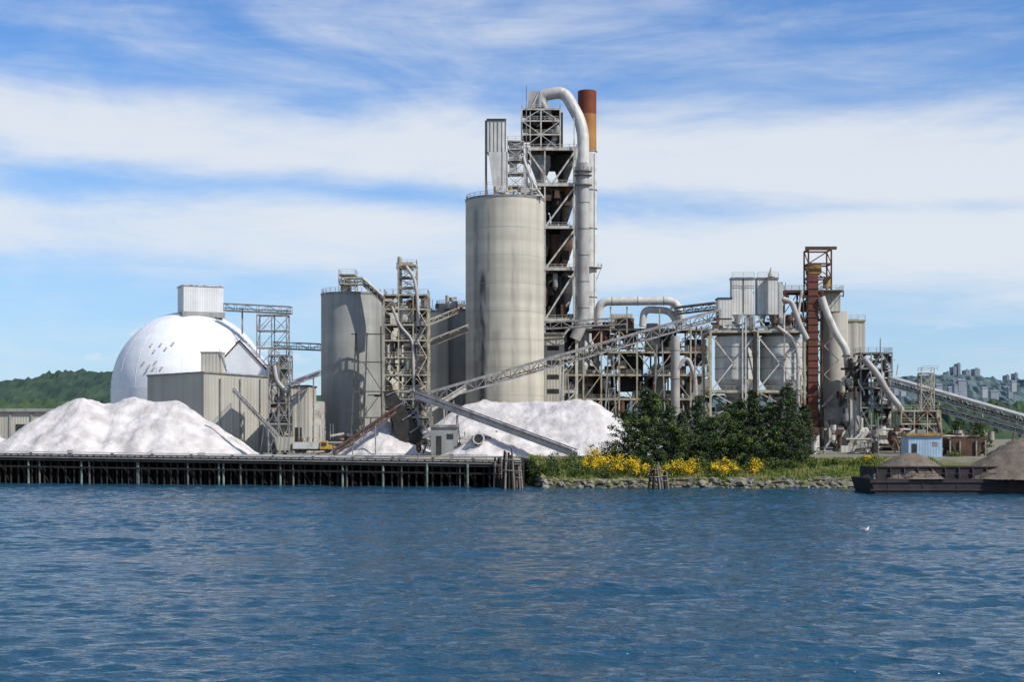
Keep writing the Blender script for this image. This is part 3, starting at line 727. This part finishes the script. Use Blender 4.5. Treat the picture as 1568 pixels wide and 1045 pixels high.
o=Obj('transfer_conveyor'); gallery(o,P(826,505,432),P(960,497,432),2,2,3,'gsteel',.25); gallery(o,P(1030,482,430),P(1098,474,420),2.2,1.8,2.6,'gsteel',.22,roof='beige'); o.done()
o=Obj('yard_building'); bx(o,'walls','beige',955,1090,652,None,405,12); bx(o,'roof','gsteel',953,1092,648,651.9,404,14)
for k in range(6): bx(o,'windows','glass',965+k*20,975+k*20,662,672,404.9,.09)
o.done()

# ---------------------------------------------------------------- right tanks
o=Obj('cement_tank_structure'); d=392
for q in (1127,1196):
    cy(o,'tank','whitep',q,32,517,582,d+7,None,40); cy(o,'tank_cone','whitep',q,8,582,618,d+7,32,40); cy(o,'tank_roof','lsteel',q,32,509,517,d+7,20,40)
    for py in (532,548,565): cy(o,'tank_band','gsteel',q,32.5,py,py+1,d+7,None,40)
frame(o,X(1088,d),X(1232,d),d,d+14,[GZ,Z(640,d),Z(600,d)],2,1,.6,'steel','X',floor='concg')
frame(o,X(1088,d),X(1232,d),d,d+14,[Z(600,d),Z(508,d)],2,1,.6,'steel','N',floor='gsteel')
for a in ((1090,598,1155,515),(1160,598,1228,515)):
    lb(o,'front_brace','lsteel',(a[0],a[1],d-.2),(a[2],a[3],d-.2),.35); lb(o,'front_brace','lsteel',(a[2],a[1],d-.2),(a[0],a[3],d-.2),.35)
for q in (1137,1142,1155,1201): lb(o,'pipes','lsteel',(q,480,d-.8),(q,650,d-.8),.35)
lb(o,'dark_column','dark',(1156,508,d-.5),(1156,690,d-.5),1.0)
clutter(o,X(1090,d),X(1230,d),d+.5,d+12,GZ+1,Z(605,d),80,('dark','gsteel','dark','concg','steel'))
clutter(o,X(1090,d),X(1234,d),d-.5,d+9,Z(506,d),Z(488,d),60,('gsteel','lsteel','dark','gsteel','brown'),.8)
bx(o,'filter_box','filt',1100,1121,458,498,d+2,5); bx(o,'filter_cap','dark',1099,1122,455.8,457.9,d+1.8,5.4)
for q0,q1 in ((1121,1137),(1139,1155),(1160,1174),(1176,1192)):
    bx(o,'filter_house','filt',q0,q1,427,482,d+3+ (q0%3),4); cy(o,'filter_hopper','duct',(q0+q1)/2,2,482,502,d+5,(q1-q0)/2.2,4); bx(o,'filter_lid','gsteel',q0-.7,q1+.7,424.5,426.9,d+2.7+(q0%3),4.5)
cy(o,'cone_top','lsteel',1181,6,409,424,d+5,.6,14)
bx(o,'vent','whitep',1193,1199,432,505,d+3,3); rail(o,[P(1121,424,d+3),P(1155,424,d+3)],m='gsteel'); rail(o,[P(1160,424,d+3),P(1192,424,d+3)],m='gsteel')
tb(o,'duct','duct',[(1198,458,d),(1212,462,d),(1226,500,d),(1236,520,d)],4.2,.4); tb(o,'duct','duct',[(1190,500,d-1),(1215,520,d-1),(1222,545,d-1),(1222,640,d-1)],2.8,.4)
for k in range(5):
    o.p('stairs','lsteel').beam(P(1205 if k%2 else 1226,600-k*18,d-1.2),P(1226 if k%2 else 1205,582-k*18,d-1.2),.7,.15)
o.done()

# ---------------------------------------------------------------- right head-frame tower
o=Obj('clinker_elevator_tower'); d=402; s=d/F
bx(o,'elevator_casing','red',1238,1253,420,None,d-1.6,3)
for k in range(22): bx(o,'casing_bands','brown',1237,1254,430+k*11,431.3+k*11,d-1.8,.2)
frame(o,X(1238,d),X(1273,d),d,d+6,[Z(445,d),Z(425,d),Z(404,d),Z(382,d)],1,1,.4,'brown','D',floor=None,rails=False)
lb(o,'crane_beam','brown',(1233,380,d+3),(1281,380,d+3),.7,.8); bx(o,'head_pulley_hood','mustard',1238,1258,404,419,d+1,4); cy(o,'head_drum','mustard',1266,6,428,442,d+3)
frame(o,X(1200,d),X(1258,d),d-1,d+8,[GZ]+[Z(p,d) for p in (650,610,570,530,490,447)],2,1,.35,'steel','R',skip=(1,3))
frame(o,X(1200,d),X(1290,d),d-1,d+8,[Z(455,d),Z(446,d)],3,1,.3,'steel','N'); 
cy(o,'silo_conc','conc',1277,21,478,None,d+6,None,40); cy(o,'silo_rear','conc',1306,17,490,None,d+13,None,30)
bx(o,'upper_house','tan',1262,1287,447,477,d+2,8); bx(o,'side_house','tan',1292,1325,492,590,d+10,12); bx(o,'side_roof','steel',1290,1326,489.5,491.9,d+9.6,13); bx(o,'side_house_lower','beige',1262,1300,625,None,d,6)
tb(o,'transfer_duct','ductl',[(1258,455,d-2),(1266,480,d-2),(1282,515,d-2),(1296,535,d-2),(1298,560,d-2)],5.6,.4,n=16); tb(o,'transfer_duct_lower','gsteel',[(1298,555,d-2),(1298,580,d-2),(1290,600,d-2),(1290,640,d-2)],4.5,.4)
tb(o,'pipe','lsteel',[(1228,445,d-2),(1222,480,d-2),(1226,560,d-2),(1226,680,d-2)],2.2,.4)
clutter(o,X(1202,d),X(1255,d),d-.5,d+6,GZ+1,Z(450,d),110,('dark','gsteel','dark','brown','steel','gsteel'),.9)
clutter(o,X(1255,d),X(1305,d),d-2,d-.5,GZ+1,Z(600,d),30,('dark','gsteel','steel','brown'),.7)
for k in range(6): o.p('stairs','lsteel').beam(P(1262 if k%2 else 1284,640-k*22,d-1),P(1284 if k%2 else 1262,618-k*22,d-1),.6,.15)
rail(o,[P(1292,489,d+9.6),P(1325,489,d+9.6)])
o.done()
o=Obj('transfer_tower'); d=392
frame(o,X(1318,d),X(1366,d),d,d+8,[GZ]+[Z(p,d) for p in (660,625,595,565,541)],3,1,.32,'gsteel','R')
clutter(o,X(1290,d),X(1375,d),d-.5,d+7,GZ+1,Z(545,d),120,('dark','gsteel','steel','brown','dark','lsteel'),.9)
tb(o,'chute','duct',[(1322,548,d-2),(1345,575,d-2),(1358,600,d-2),(1382,628,d-2),(1386,665,d-2)],5,.4); bx(o,'casing','dark',1312,1330,555,640,d+2,4); bx(o,'casing_tan','beige',1302,1316,600,None,d+1,4)
lb(o,'mast','gsteel',(1348,518,d),(1348,545,d),.25)
o.done()
o=Obj('barge_loading_conveyor'); gallery(o,P(1368,592,386),P(1640,672,338),2.6,2.0,2.8,'lsteel',.22,roof='duct'); gallery(o,P(1400,620,378),P(1640,685,336),1.5,1.2,2.6,'steel',.2)
for q,y in ((1432,612),(1498,632),(1560,651)):
    dd=386-(q-1368)/272*48
    for sx in (-1.4,1.4): o.p('bents','steel').beam((X(q,dd)+sx*1.5,dd,GZ-.3),(X(q,dd)+sx*.7,dd,Z(y,dd)),.3)
    o.p('bents','steel').beam((X(q,dd)-2,dd,GZ+1),(X(q,dd)+1.5,dd,Z(y,dd)-2),.18)
o.done()
o=Obj('steel_platform_tower'); d=366
frame(o,X(1380,d),X(1440,d),d,d+6,[GZ]+[Z(p,d) for p in (672,650,630)],3,1,.28,'steel','R'); clutter(o,X(1382,d),X(1438,d),d,d+5,GZ+.5,Z(632,d),55,('dark','gsteel','steel','brown','mustard'),.8)
frame(o,X(1414,d),X(1434,d),d+2,d+5,[Z(630,d),Z(598,d),Z(572,d)],1,1,.25,'gsteel','X'); rail(o,[P(1412,568,d+2),P(1436,568,d+2)],m='gsteel')
o.done()
o=Obj('control_cabin'); d=318; bx(o,'walls','lblue',1391,1443,668,None,d,6); bx(o,'roof','mustard',1388,1446,664,667.9,d-.5,7); bx(o,'door','dark',1396,1404,680,None,d-.06,.05); bx(o,'vent','gsteel',1428,1436,677,684,d-.07,.06); bx(o,'roof_rail_unit','gsteel',1405,1418,658,663.9,d+1,2); o.done()
o=Obj('feed_hopper'); d=326
fh=[P(1452,672,d),P(1512,672,d),P(1497,702,d),P(1468,702,d)]
o.p('bin','brown').add(fh+[v+Vector((0,8,0)) for v in fh],[(3,2,1,0),(4,5,6,7),(0,1,5,4),(1,2,6,5),(2,3,7,6),(3,0,4,7)])
for q in (1455,1470,1495,1509): lb(o,'legs','gsteel',(q,675,d-.3),(q,702,d-.3),.3)
clutter(o,X(1440,d),X(1530,d),d+2,d+12,GZ,GZ+5,34,('dark','brown','gsteel','steel'),.9)
o.done()
o=Obj('yard_equipment')
clutter(o,X(1230,350),X(1400,350),345,365,GZ,GZ+6,80,('dark','gsteel','brown','steel','lsteel','beige'),1.0)
clutter(o,X(440,340),X(600,340),342,360,GZ,GZ+5,50,('dark','gsteel','brown','mustard','lsteel','beige'),.8)
o.done()
for q,yt,d in ((932,596,360),(1075,560,370),(480,630,350),(1345,640,330)):
    o=Obj('light_pole'); o.p('pole','gsteel').tube([P(q,700,d)-Vector((0,0,1)),P(q,yt,d)],[.16,.09],8); o.p('arm','gsteel').beam(P(q,yt,d),P(q+6,yt-1,d),.1); o.p('lamp_head','lsteel').beam(P(q+6,yt-1,d),P(q+11,yt-1,d),.4,.18); o.done()

# ---------------------------------------------------------------- barge
o=Obj('cargo_barge'); d0=256; xa=X(1333,d0); xb=xa+75; w=15; zt=Z(722,d0)
o.p('hull','hull').add([(xa+1.2,d0,-1),(xb,d0,-1),(xb,d0+w,-1),(xa+1.2,d0+w,-1),(xa,d0,zt-1.4),(xb,d0,zt-1.4),(xb,d0+w,zt-1.4),(xa,d0+w,zt-1.4)],[(0,3,2,1),(4,5,6,7),(0,1,5,4),(1,2,6,5),(2,3,7,6),(3,0,4,7)])
o.p('rub_rail','bargr').box(xa-.1,xb,d0-.2,d0,zt-2.0,zt-1.7); o.p('rub_rail','bargr').box(xa-.05,xb,d0-.2,d0,.6,.85)
x=xa+1.5
o.p('cargo_wall','hull').box(xa+1.5,xb,d0+1.8,d0+2.0,zt-1.4,zt+.6); o.p('cargo_wall','hull').box(xa+1.5,xb,d0+w-2,d0+w-1.8,zt-1.4,zt+.6); o.p('cargo_wall','hull').box(xa+1.3,xa+1.5,d0+1.8,d0+w-1.8,zt-1.4,zt+.6)
o.p('coaming','bargr').box(xa+1.2,xb,d0+1.6,d0+2.2,zt+.6,zt+.8)
while x<xb:
    o.p('stanchions','hull').beam((x,d0+1.6,zt-1.4),(x,d0+1.6,zt+.6),.22); o.p('stays','bargr').beam((x,d0+.5,zt-1.4),(x,d0+1.6,zt+.3),.14)
    o.p('rail_posts','bargr').beam((x+1,d0+.2,zt-1.4),(x+1,d0+.2,zt-.4),.12); x+=2.4
o.p('hand_rail','bargr').beam((xa+.5,d0+.2,zt-.4),(xb,d0+.2,zt-.4),.12)
for q in (.8,8,22): o.p('bollards','gsteel').cyl((xa+q,d0+.7,zt-1.4),(xa+q,d0+.7,zt-.6),.22,None,10)
for q in range(12): o.p('hull_frames','hull').box(xa+3+q*6,xa+3.25+q*6,d0-.08,d0,-.5,zt-2.0)
o.done()
pile('barge_gravel_heap',[P(1388,694,264),P(1398,694,264)],'sand',.62,Z(722,256)-1,.5,.3)
pile('barge_gravel_heap',[P(1566,674,263.5),P(1640,674,263.5)],'sand',.6,Z(722,256)-1,.5,.3)
# ---------------------------------------------------------------- shore rocks
import bmesh
bm=bmesh.new(); bmesh.ops.create_icosphere(bm,subdivisions=1,radius=1); iv=[v.co.copy() for v in bm.verts]; ifc=[tuple(v.index for v in f.verts) for f in bm.faces]; bm.free()
def rocks(o,n,x0,x1,o0,o1,s0,s1):
    for _ in range(n):
        x=R(x0,x1); oo=R(o0,o1); y=yw(x)+oo; s=R(s0,s1)*(1-.3*(oo>2)); sx,sy,sz=s*R(.8,1.5),s*R(.7,1.2),s*R(.45,.8); sd=Vector((R(0,99),R(0,99),0))
        a=R(0,6.28); ca,sa=math.cos(a),math.sin(a); z=gz(x,y)+sz*.2; vs=[]
        for v in iv:
            k=1+.5*noise.noise(v*1.3+sd); xx,yy,zz=v.x*sx*k,v.y*sy*k,v.z*sz*k; vs.append((x+xx*ca-yy*sa,y+xx*sa+yy*ca,z+zz))
        o.p('rocks','rock').add(vs,ifc)
o=Obj('shore_rocks'); rocks(o,800,3,110,-.6,3.0,.2,.7); rocks(o,120,3,110,2,7,.3,.8); rocks(o,70,3,110,-.3,2,.7,1.3)
for _ in range(14):
    x=R(8,66); y=yw(x)+R(.8,3); a=R(-.4,.4); L_=R(2,5); z=gz(x,y)+.3; o.p('driftwood','woodg').tube([(x,y,z),(x+L_*math.cos(a),y+L_*math.sin(a)*.4,z+.2)],[.22,.14],7)
o.done()
# ---------------------------------------------------------------- vegetation
def leaf(pt,c,s):
    a=Vector((R(-1,1),R(-1,1),R(-1,1))).normalized(); b_=a.cross(Vector((R(-1,1),R(-1,1),R(-1,1)))).normalized(); s*=R(.6,1.3)
    pt.add([c-a*s,c-b_*s*.55,c+a*s,c+b_*s*.55],[(0,1,2,3)])
def clump(o,c,r,n,part,m,s,fl=1):
    pt=o.p(part,m)
    for _ in range(n):
        v=Vector((random.gauss(0,.5),random.gauss(0,.5),random.gauss(0,.42)*fl)); leaf(pt,c+v*r,s)
def tree(px,d,ptop,rw,kind,nl=34):
    x=X(px,d); z0=gz(x,d)-.3; H=Z(ptop,d)-z0; o=Obj('conifer_tree' if kind=='fir' else 'broadleaf_tree',(x,d,z0))
    bend=Vector((R(-.6,.6),R(-.5,.5),0)); ax=lambda t: Vector((x,d,z0+H*t))+bend*math.sin(t*2.2)
    o.p('trunk','bark').tube([ax(i/8) for i in range(9)],[.34*(1-i/8*.85)*(H/14) for i in range(9)],8)
    for i in range(nl):
        t=(i+.5)/nl; hh=.05+.93*t; a=i*2.4+R(-.4,.4)
        if kind=='fir': rad=rw*(1-hh)**.75*R(.65,1.2)+.3; dz_=-.08*rad+R(-.2,.3)
        else: rad=rw*math.sin(min(1,hh*1.02)**.62*math.pi)**.6*R(.5,1.25)+.25; dz_=rad*R(.2,.65)
        p0=ax(hh); v=Vector((math.cos(a),math.sin(a),0)); p1=p0+v*rad+Vector((0,0,dz_)); p1.z=min(p1.z,z0+H)
        mid=p0.lerp(p1,.5)+Vector((0,0,.25))
        o.p('limbs','bark').tube([p0,mid,p1],[.11,.07,.03],5)
        k=max(2,int(rad/.8))
        for j in range(k+1):
            f=.25+.75*j/k; c=p0.lerp(p1,f)+Vector((R(-.4,.4),R(-.4,.4),R(-.3,.3)))
            if random.random()<.12: continue
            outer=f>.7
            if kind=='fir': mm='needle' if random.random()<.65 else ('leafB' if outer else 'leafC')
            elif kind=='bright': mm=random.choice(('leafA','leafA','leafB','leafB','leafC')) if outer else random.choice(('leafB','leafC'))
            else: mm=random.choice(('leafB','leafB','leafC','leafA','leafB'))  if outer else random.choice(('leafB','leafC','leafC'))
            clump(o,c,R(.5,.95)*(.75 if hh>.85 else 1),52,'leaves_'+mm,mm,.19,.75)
    o.done()
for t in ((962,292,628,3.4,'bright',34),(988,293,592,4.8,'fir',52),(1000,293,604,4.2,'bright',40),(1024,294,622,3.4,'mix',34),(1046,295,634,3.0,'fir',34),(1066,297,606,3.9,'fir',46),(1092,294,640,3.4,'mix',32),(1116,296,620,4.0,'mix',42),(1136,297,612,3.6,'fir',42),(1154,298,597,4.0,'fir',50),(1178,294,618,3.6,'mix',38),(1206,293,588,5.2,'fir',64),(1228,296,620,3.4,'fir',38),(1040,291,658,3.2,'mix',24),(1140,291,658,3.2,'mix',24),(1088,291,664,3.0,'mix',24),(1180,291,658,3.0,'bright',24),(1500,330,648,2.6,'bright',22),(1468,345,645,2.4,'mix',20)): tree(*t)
def bush(px,d,pyt,rx,ms,name='shrub',n=16,dens=58,s=.16):
    x=X(px,d); z0=gz(x,d); H=max(.9,Z(pyt,d)-z0); o=Obj(name,(x,d,z0))
    for i in range(5): o.p('stems','bark').tube([(x,d,z0-.2),(x+R(-.6,.6)*rx,d+R(-.5,.5)*rx,z0+H*.7)],[.07,.03],5)
    if name=='broom_bush': n=24
    for i in range(n):
        a=R(0,6.28);q=math.sqrt(random.random()); c=Vector((x+math.cos(a)*q*rx,d+math.sin(a)*q*rx*.8,z0+H*R(.15,.95)*(1-.45*q*q))); m=random.choice(ms)
        if m=='bloom' and c.z<z0+H*.25: m='leafA'
        clump(o,c,R(.45,.85)*min(1.3,max(.8,H/1.6)),dens,'leaves_'+m,m,s)
    o.done()
G=('leafB','leafA','leafA','leafC'); Y=('bloom','bloom','bloom','leafA','leafA')
for q,dd,yt,rx,ms,nm in ((832,288,694,2.6,G,'shrub'),(856,287,690,2.8,G,'shrub'),(878,290,688,2.6,G,'shrub'),(903,290,679,2.2,Y,'broom_bush'),(914,286.5,690,2.8,Y,'broom_bush'),(938,287,693,2.8,Y,'broom_bush'),(960,286,699,2.7,Y,'broom_bush'),(926,296,672,2.4,('leafC','leafB'),'shrub'),(944,296,678,1.8,('leafC','leafB'),'shrub'),
  (817,290,704,1.6,G,'shrub'),(845,285,706,1.8,G,'shrub'),(890,285,706,1.9,G,'shrub'),(925,284.5,712,1.6,G,'shrub'),(978,285.5,703,1.9,Y,'broom_bush'),(1012,285,706,2.1,Y,'broom_bush'),(1040,286,705,1.9,Y,'broom_bush'),(1058,286.5,703,1.9,Y,'broom_bush'),(1104,285.5,701,2.4,Y,'broom_bush'),(1122,286,707,1.5,Y,'broom_bush'),(1160,286.5,704,1.4,Y,'broom_bush'),
  (985,290,694,2.6,G,'shrub'),(1028,289,696,2.6,G,'shrub'),(1075,289,698,2.8,G,'shrub'),(1135,289,696,2.8,G,'shrub'),(1180,289,698,2.8,G,'shrub'),(1215,290,702,2.4,G,'shrub'),(1243,291,704,1.6,G,'shrub'),(1300,292,710,1.6,G,'shrub'),(1332,292,694,1.5,('bloom','leafA'),'broom_bush'),(1275,292,713,1.3,G,'shrub'),(1465,320,690,1.8,G,'shrub'),(1525,325,694,1.6,G,'shrub')): bush(q,dd,yt,rx,ms,nm)
o=Obj('grass')
for _ in range(17000):
    x=R(3.5,85); oo=R(1.6,17); y=yw(x)+oo; 
    if noise.noise(Vector((x*.2,y*.3,4)))<-.33: continue
    z=gz(x,y)-.05; h=R(.3,.9); m='grassA' if noise.noise(Vector((x*.15,y*.3,8)))+R(-.3,.3)>-.12 else 'grassB'; pt=o.p('blades_'+m,m)
    for k in range(2):
        a=R(0,3.14); w=R(.06,.14); dx,dy_=math.cos(a)*w,math.sin(a)*w; lx,ly=R(-.25,.25),R(-.25,.25)
        pt.add([(x-dx,y-dy_,z),(x+dx,y+dy_,z),(x+lx,y+ly,z+h)],[(0,1,2)])
o.done()
# ---------------------------------------------------------------- gull on the water
o=Obj('gull'); d=164; c=Vector((X(1325,d),d,.1))
o.p('body','feather').tube([c+Vector((-.42,0,.10)),c+Vector((-.28,0,.08)),c+Vector((-.05,0,.06)),c+Vector((.18,0,.1)),c+Vector((.3,0,.2)),c+Vector((.34,0,.30)),c+Vector((.36,0,.38))],[.02,.09,.16,.15,.1,.06,.04],12)
o.p('head','feather').tube([c+Vector((.28,0,.38)),c+Vector((.33,0,.39)),c+Vector((.4,0,.38)),c+Vector((.45,0,.37))],[.03,.075,.07,.02],10)
o.p('bill','yellow').tube([c+Vector((.44,0,.37)),c+Vector((.54,0,.34))],[.025,.008],6)
for sy in (-1,1): o.p('wings','featherg').tube([c+Vector((.15,sy*.13,.16)),c+Vector((-.1,sy*.14,.17)),c+Vector((-.35,sy*.07,.16)),c+Vector((-.55,sy*.02,.17))],[.03,.08,.05,.01],8)
o.p('tail','feather').beam(c+Vector((-.4,0,.11)),c+Vector((-.56,0,.12)),.1,.03)
o.done()

# ---------------------------------------------------------------- sky, sun, camera
az=math.radians(57); el=math.radians(43)
sd=Vector((math.sin(az)*math.cos(el),-math.cos(az)*math.cos(el),math.sin(el)))
sl=bpy.data.lights.new('sun','SUN'); sl.energy=5.0; sl.angle=math.radians(.5); sl.color=(1,.955,.88)
so=bpy.data.objects.new('sun',sl); so.rotation_euler=sd.to_track_quat('Z','Y').to_euler(); so.location=(100,-100,200); scene.collection.objects.link(so)
w=bpy.data.worlds.new('World'); scene.world=w; w.use_nodes=True; nt=w.node_tree;N=nt.nodes;L=nt.links
bg=N['Background']; bg.inputs['Strength'].default_value=.11
sk=N.new('ShaderNodeTexSky'); sk.sky_type='NISHITA'; sk.sun_disc=False; sk.sun_elevation=el; sk.sun_rotation=math.pi-az; sk.air_density=1.0; sk.dust_density=.3; sk.ozone_density=3
def mth(op,a,b_=None,c_=None):
    n=N.new('ShaderNodeMath'); n.operation=op
    for i,v in enumerate((a,b_,c_)):
        if v is None: continue
        if isinstance(v,(int,float)): n.inputs[i].default_value=v
        else: L.new(v,n.inputs[i])
    return n.outputs[0]
def mrg(v,a,b_,c,d,sm=False):
    n=N.new('ShaderNodeMapRange'); n.interpolation_type='SMOOTHSTEP' if sm else 'LINEAR'
    for k,x in zip(('From Min','From Max','To Min','To Max'),(a,b_,c,d)): n.inputs[k].default_value=x
    L.new(v,n.inputs['Value']); return n.outputs[0]
tc=N.new('ShaderNodeTexCoord'); sp=N.new('ShaderNodeSeparateXYZ'); L.new(tc.outputs['Generated'],sp.inputs[0])
def sn(vec,sc,det,rough=.55,dist=0):
    mp=N.new('ShaderNodeMapping'); mp.inputs['Scale'].default_value=vec; L.new(tc.outputs['Generated'],mp.inputs['Vector'])
    n=N.new('ShaderNodeTexNoise'); n.inputs['Scale'].default_value=sc; n.inputs['Detail'].default_value=det; n.inputs['Roughness'].default_value=rough; n.inputs['Distortion'].default_value=dist
    L.new(mp.outputs[0],n.inputs['Vector']); return n.outputs['Fac']
n1=sn((1,1,3.5),4.0,5); n2=sn((1,1,3.3),5.0,9,.6,.7); n3=sn((1.0,1,7),9,8,.65,.4)
zz=mth('ADD',sp.outputs['Z'],mth('MULTIPLY',mth('SUBTRACT',n1,.5),.05)); zz=mth('ADD',zz,mth('MULTIPLY',sp.outputs['X'],.035))
zr=mth('DIVIDE',zz,.35)
cr=N.new('ShaderNodeValToRGB'); L.new(zr,cr.inputs['Fac']); cr.color_ramp.interpolation='B_SPLINE'
st=[(0,.3),(.10,.2),(.20,.17),(.27,.32),(.325,.9),(.385,.9),(.425,.2),(.445,.2),(.48,1.0),(.555,1.0),(.60,.3),(.65,.2),(.71,.4),(.77,.33),(.83,.15),(.9,.3),(1,.4)]
e=cr.color_ramp.elements
while len(e)>1: e.remove(e[-1])
e[0].position=0; e[0].color=(st[0][1],)*3+(1,)
for ps,v in st[1:]: k=e.new(ps); k.color=(v,v,v,1)
mask=mth('ADD',cr.outputs[0],mth('MULTIPLY',mth('SUBTRACT',n2,.5),1.2)); mask=mth('ADD',mask,mth('MULTIPLY',mth('SUBTRACT',n3,.5),.65))
gapfill=mth('MULTIPLY',mrg(sp.outputs['X'],.0,.3,0,.4,True),mth('MULTIPLY',mrg(sp.outputs['Z'],.10,.135,0,1,True),mrg(sp.outputs['Z'],.15,.19,1,0,True)))
mask=mth('ADD',mask,gapfill)
puff=mth('MULTIPLY',mrg(sn((1,1,2.2),17,5,.55),.56,.68,0,.75,True),mth('MULTIPLY',mrg(sp.outputs['Z'],.040,.052,0,1,True),mrg(sp.outputs['Z'],.058,.07,1,0,True)))
mask=mth('ADD',mask,puff)
mr_=mrg(mask,.0,1.02,0,1,True)
tint=N.new('ShaderNodeMix'); tint.data_type='RGBA'; tint.blend_type='MULTIPLY'; tint.inputs[0].default_value=1; L.new(sk.outputs[0],tint.inputs[6]); tint.inputs[7].default_value=(.58,.93,1.33,1)
hz=mrg(sp.outputs['Z'],0,.25,.64,.0)
hm=N.new('ShaderNodeMix'); hm.data_type='RGBA'; L.new(hz,hm.inputs[0]); L.new(tint.outputs[2],hm.inputs[6]); hm.inputs[7].default_value=(5.1,6.4,7.9,1)
mx=N.new('ShaderNodeMix'); mx.data_type='RGBA'; L.new(mth('MULTIPLY',mr_,.88),mx.inputs[0]); L.new(hm.outputs[2],mx.inputs[6]); mx.inputs[7].default_value=(7.2,7.55,8.0,1)
L.new(mx.outputs[2],bg.inputs['Color'])
cam=bpy.data.cameras.new('camera'); co=bpy.data.objects.new('camera',cam); scene.collection.objects.link(co)
co.location=(0,0,HC); co.rotation_euler=(math.radians(90),0,0); cam.sensor_width=36; cam.lens=36*F/1568; cam.shift_y=(PY0-522.5)/1568; cam.clip_start=1; cam.clip_end=30000
scene.camera=co
scene.view_settings.view_transform='Standard'; scene.view_settings.look='None'; scene.view_settings.exposure=0
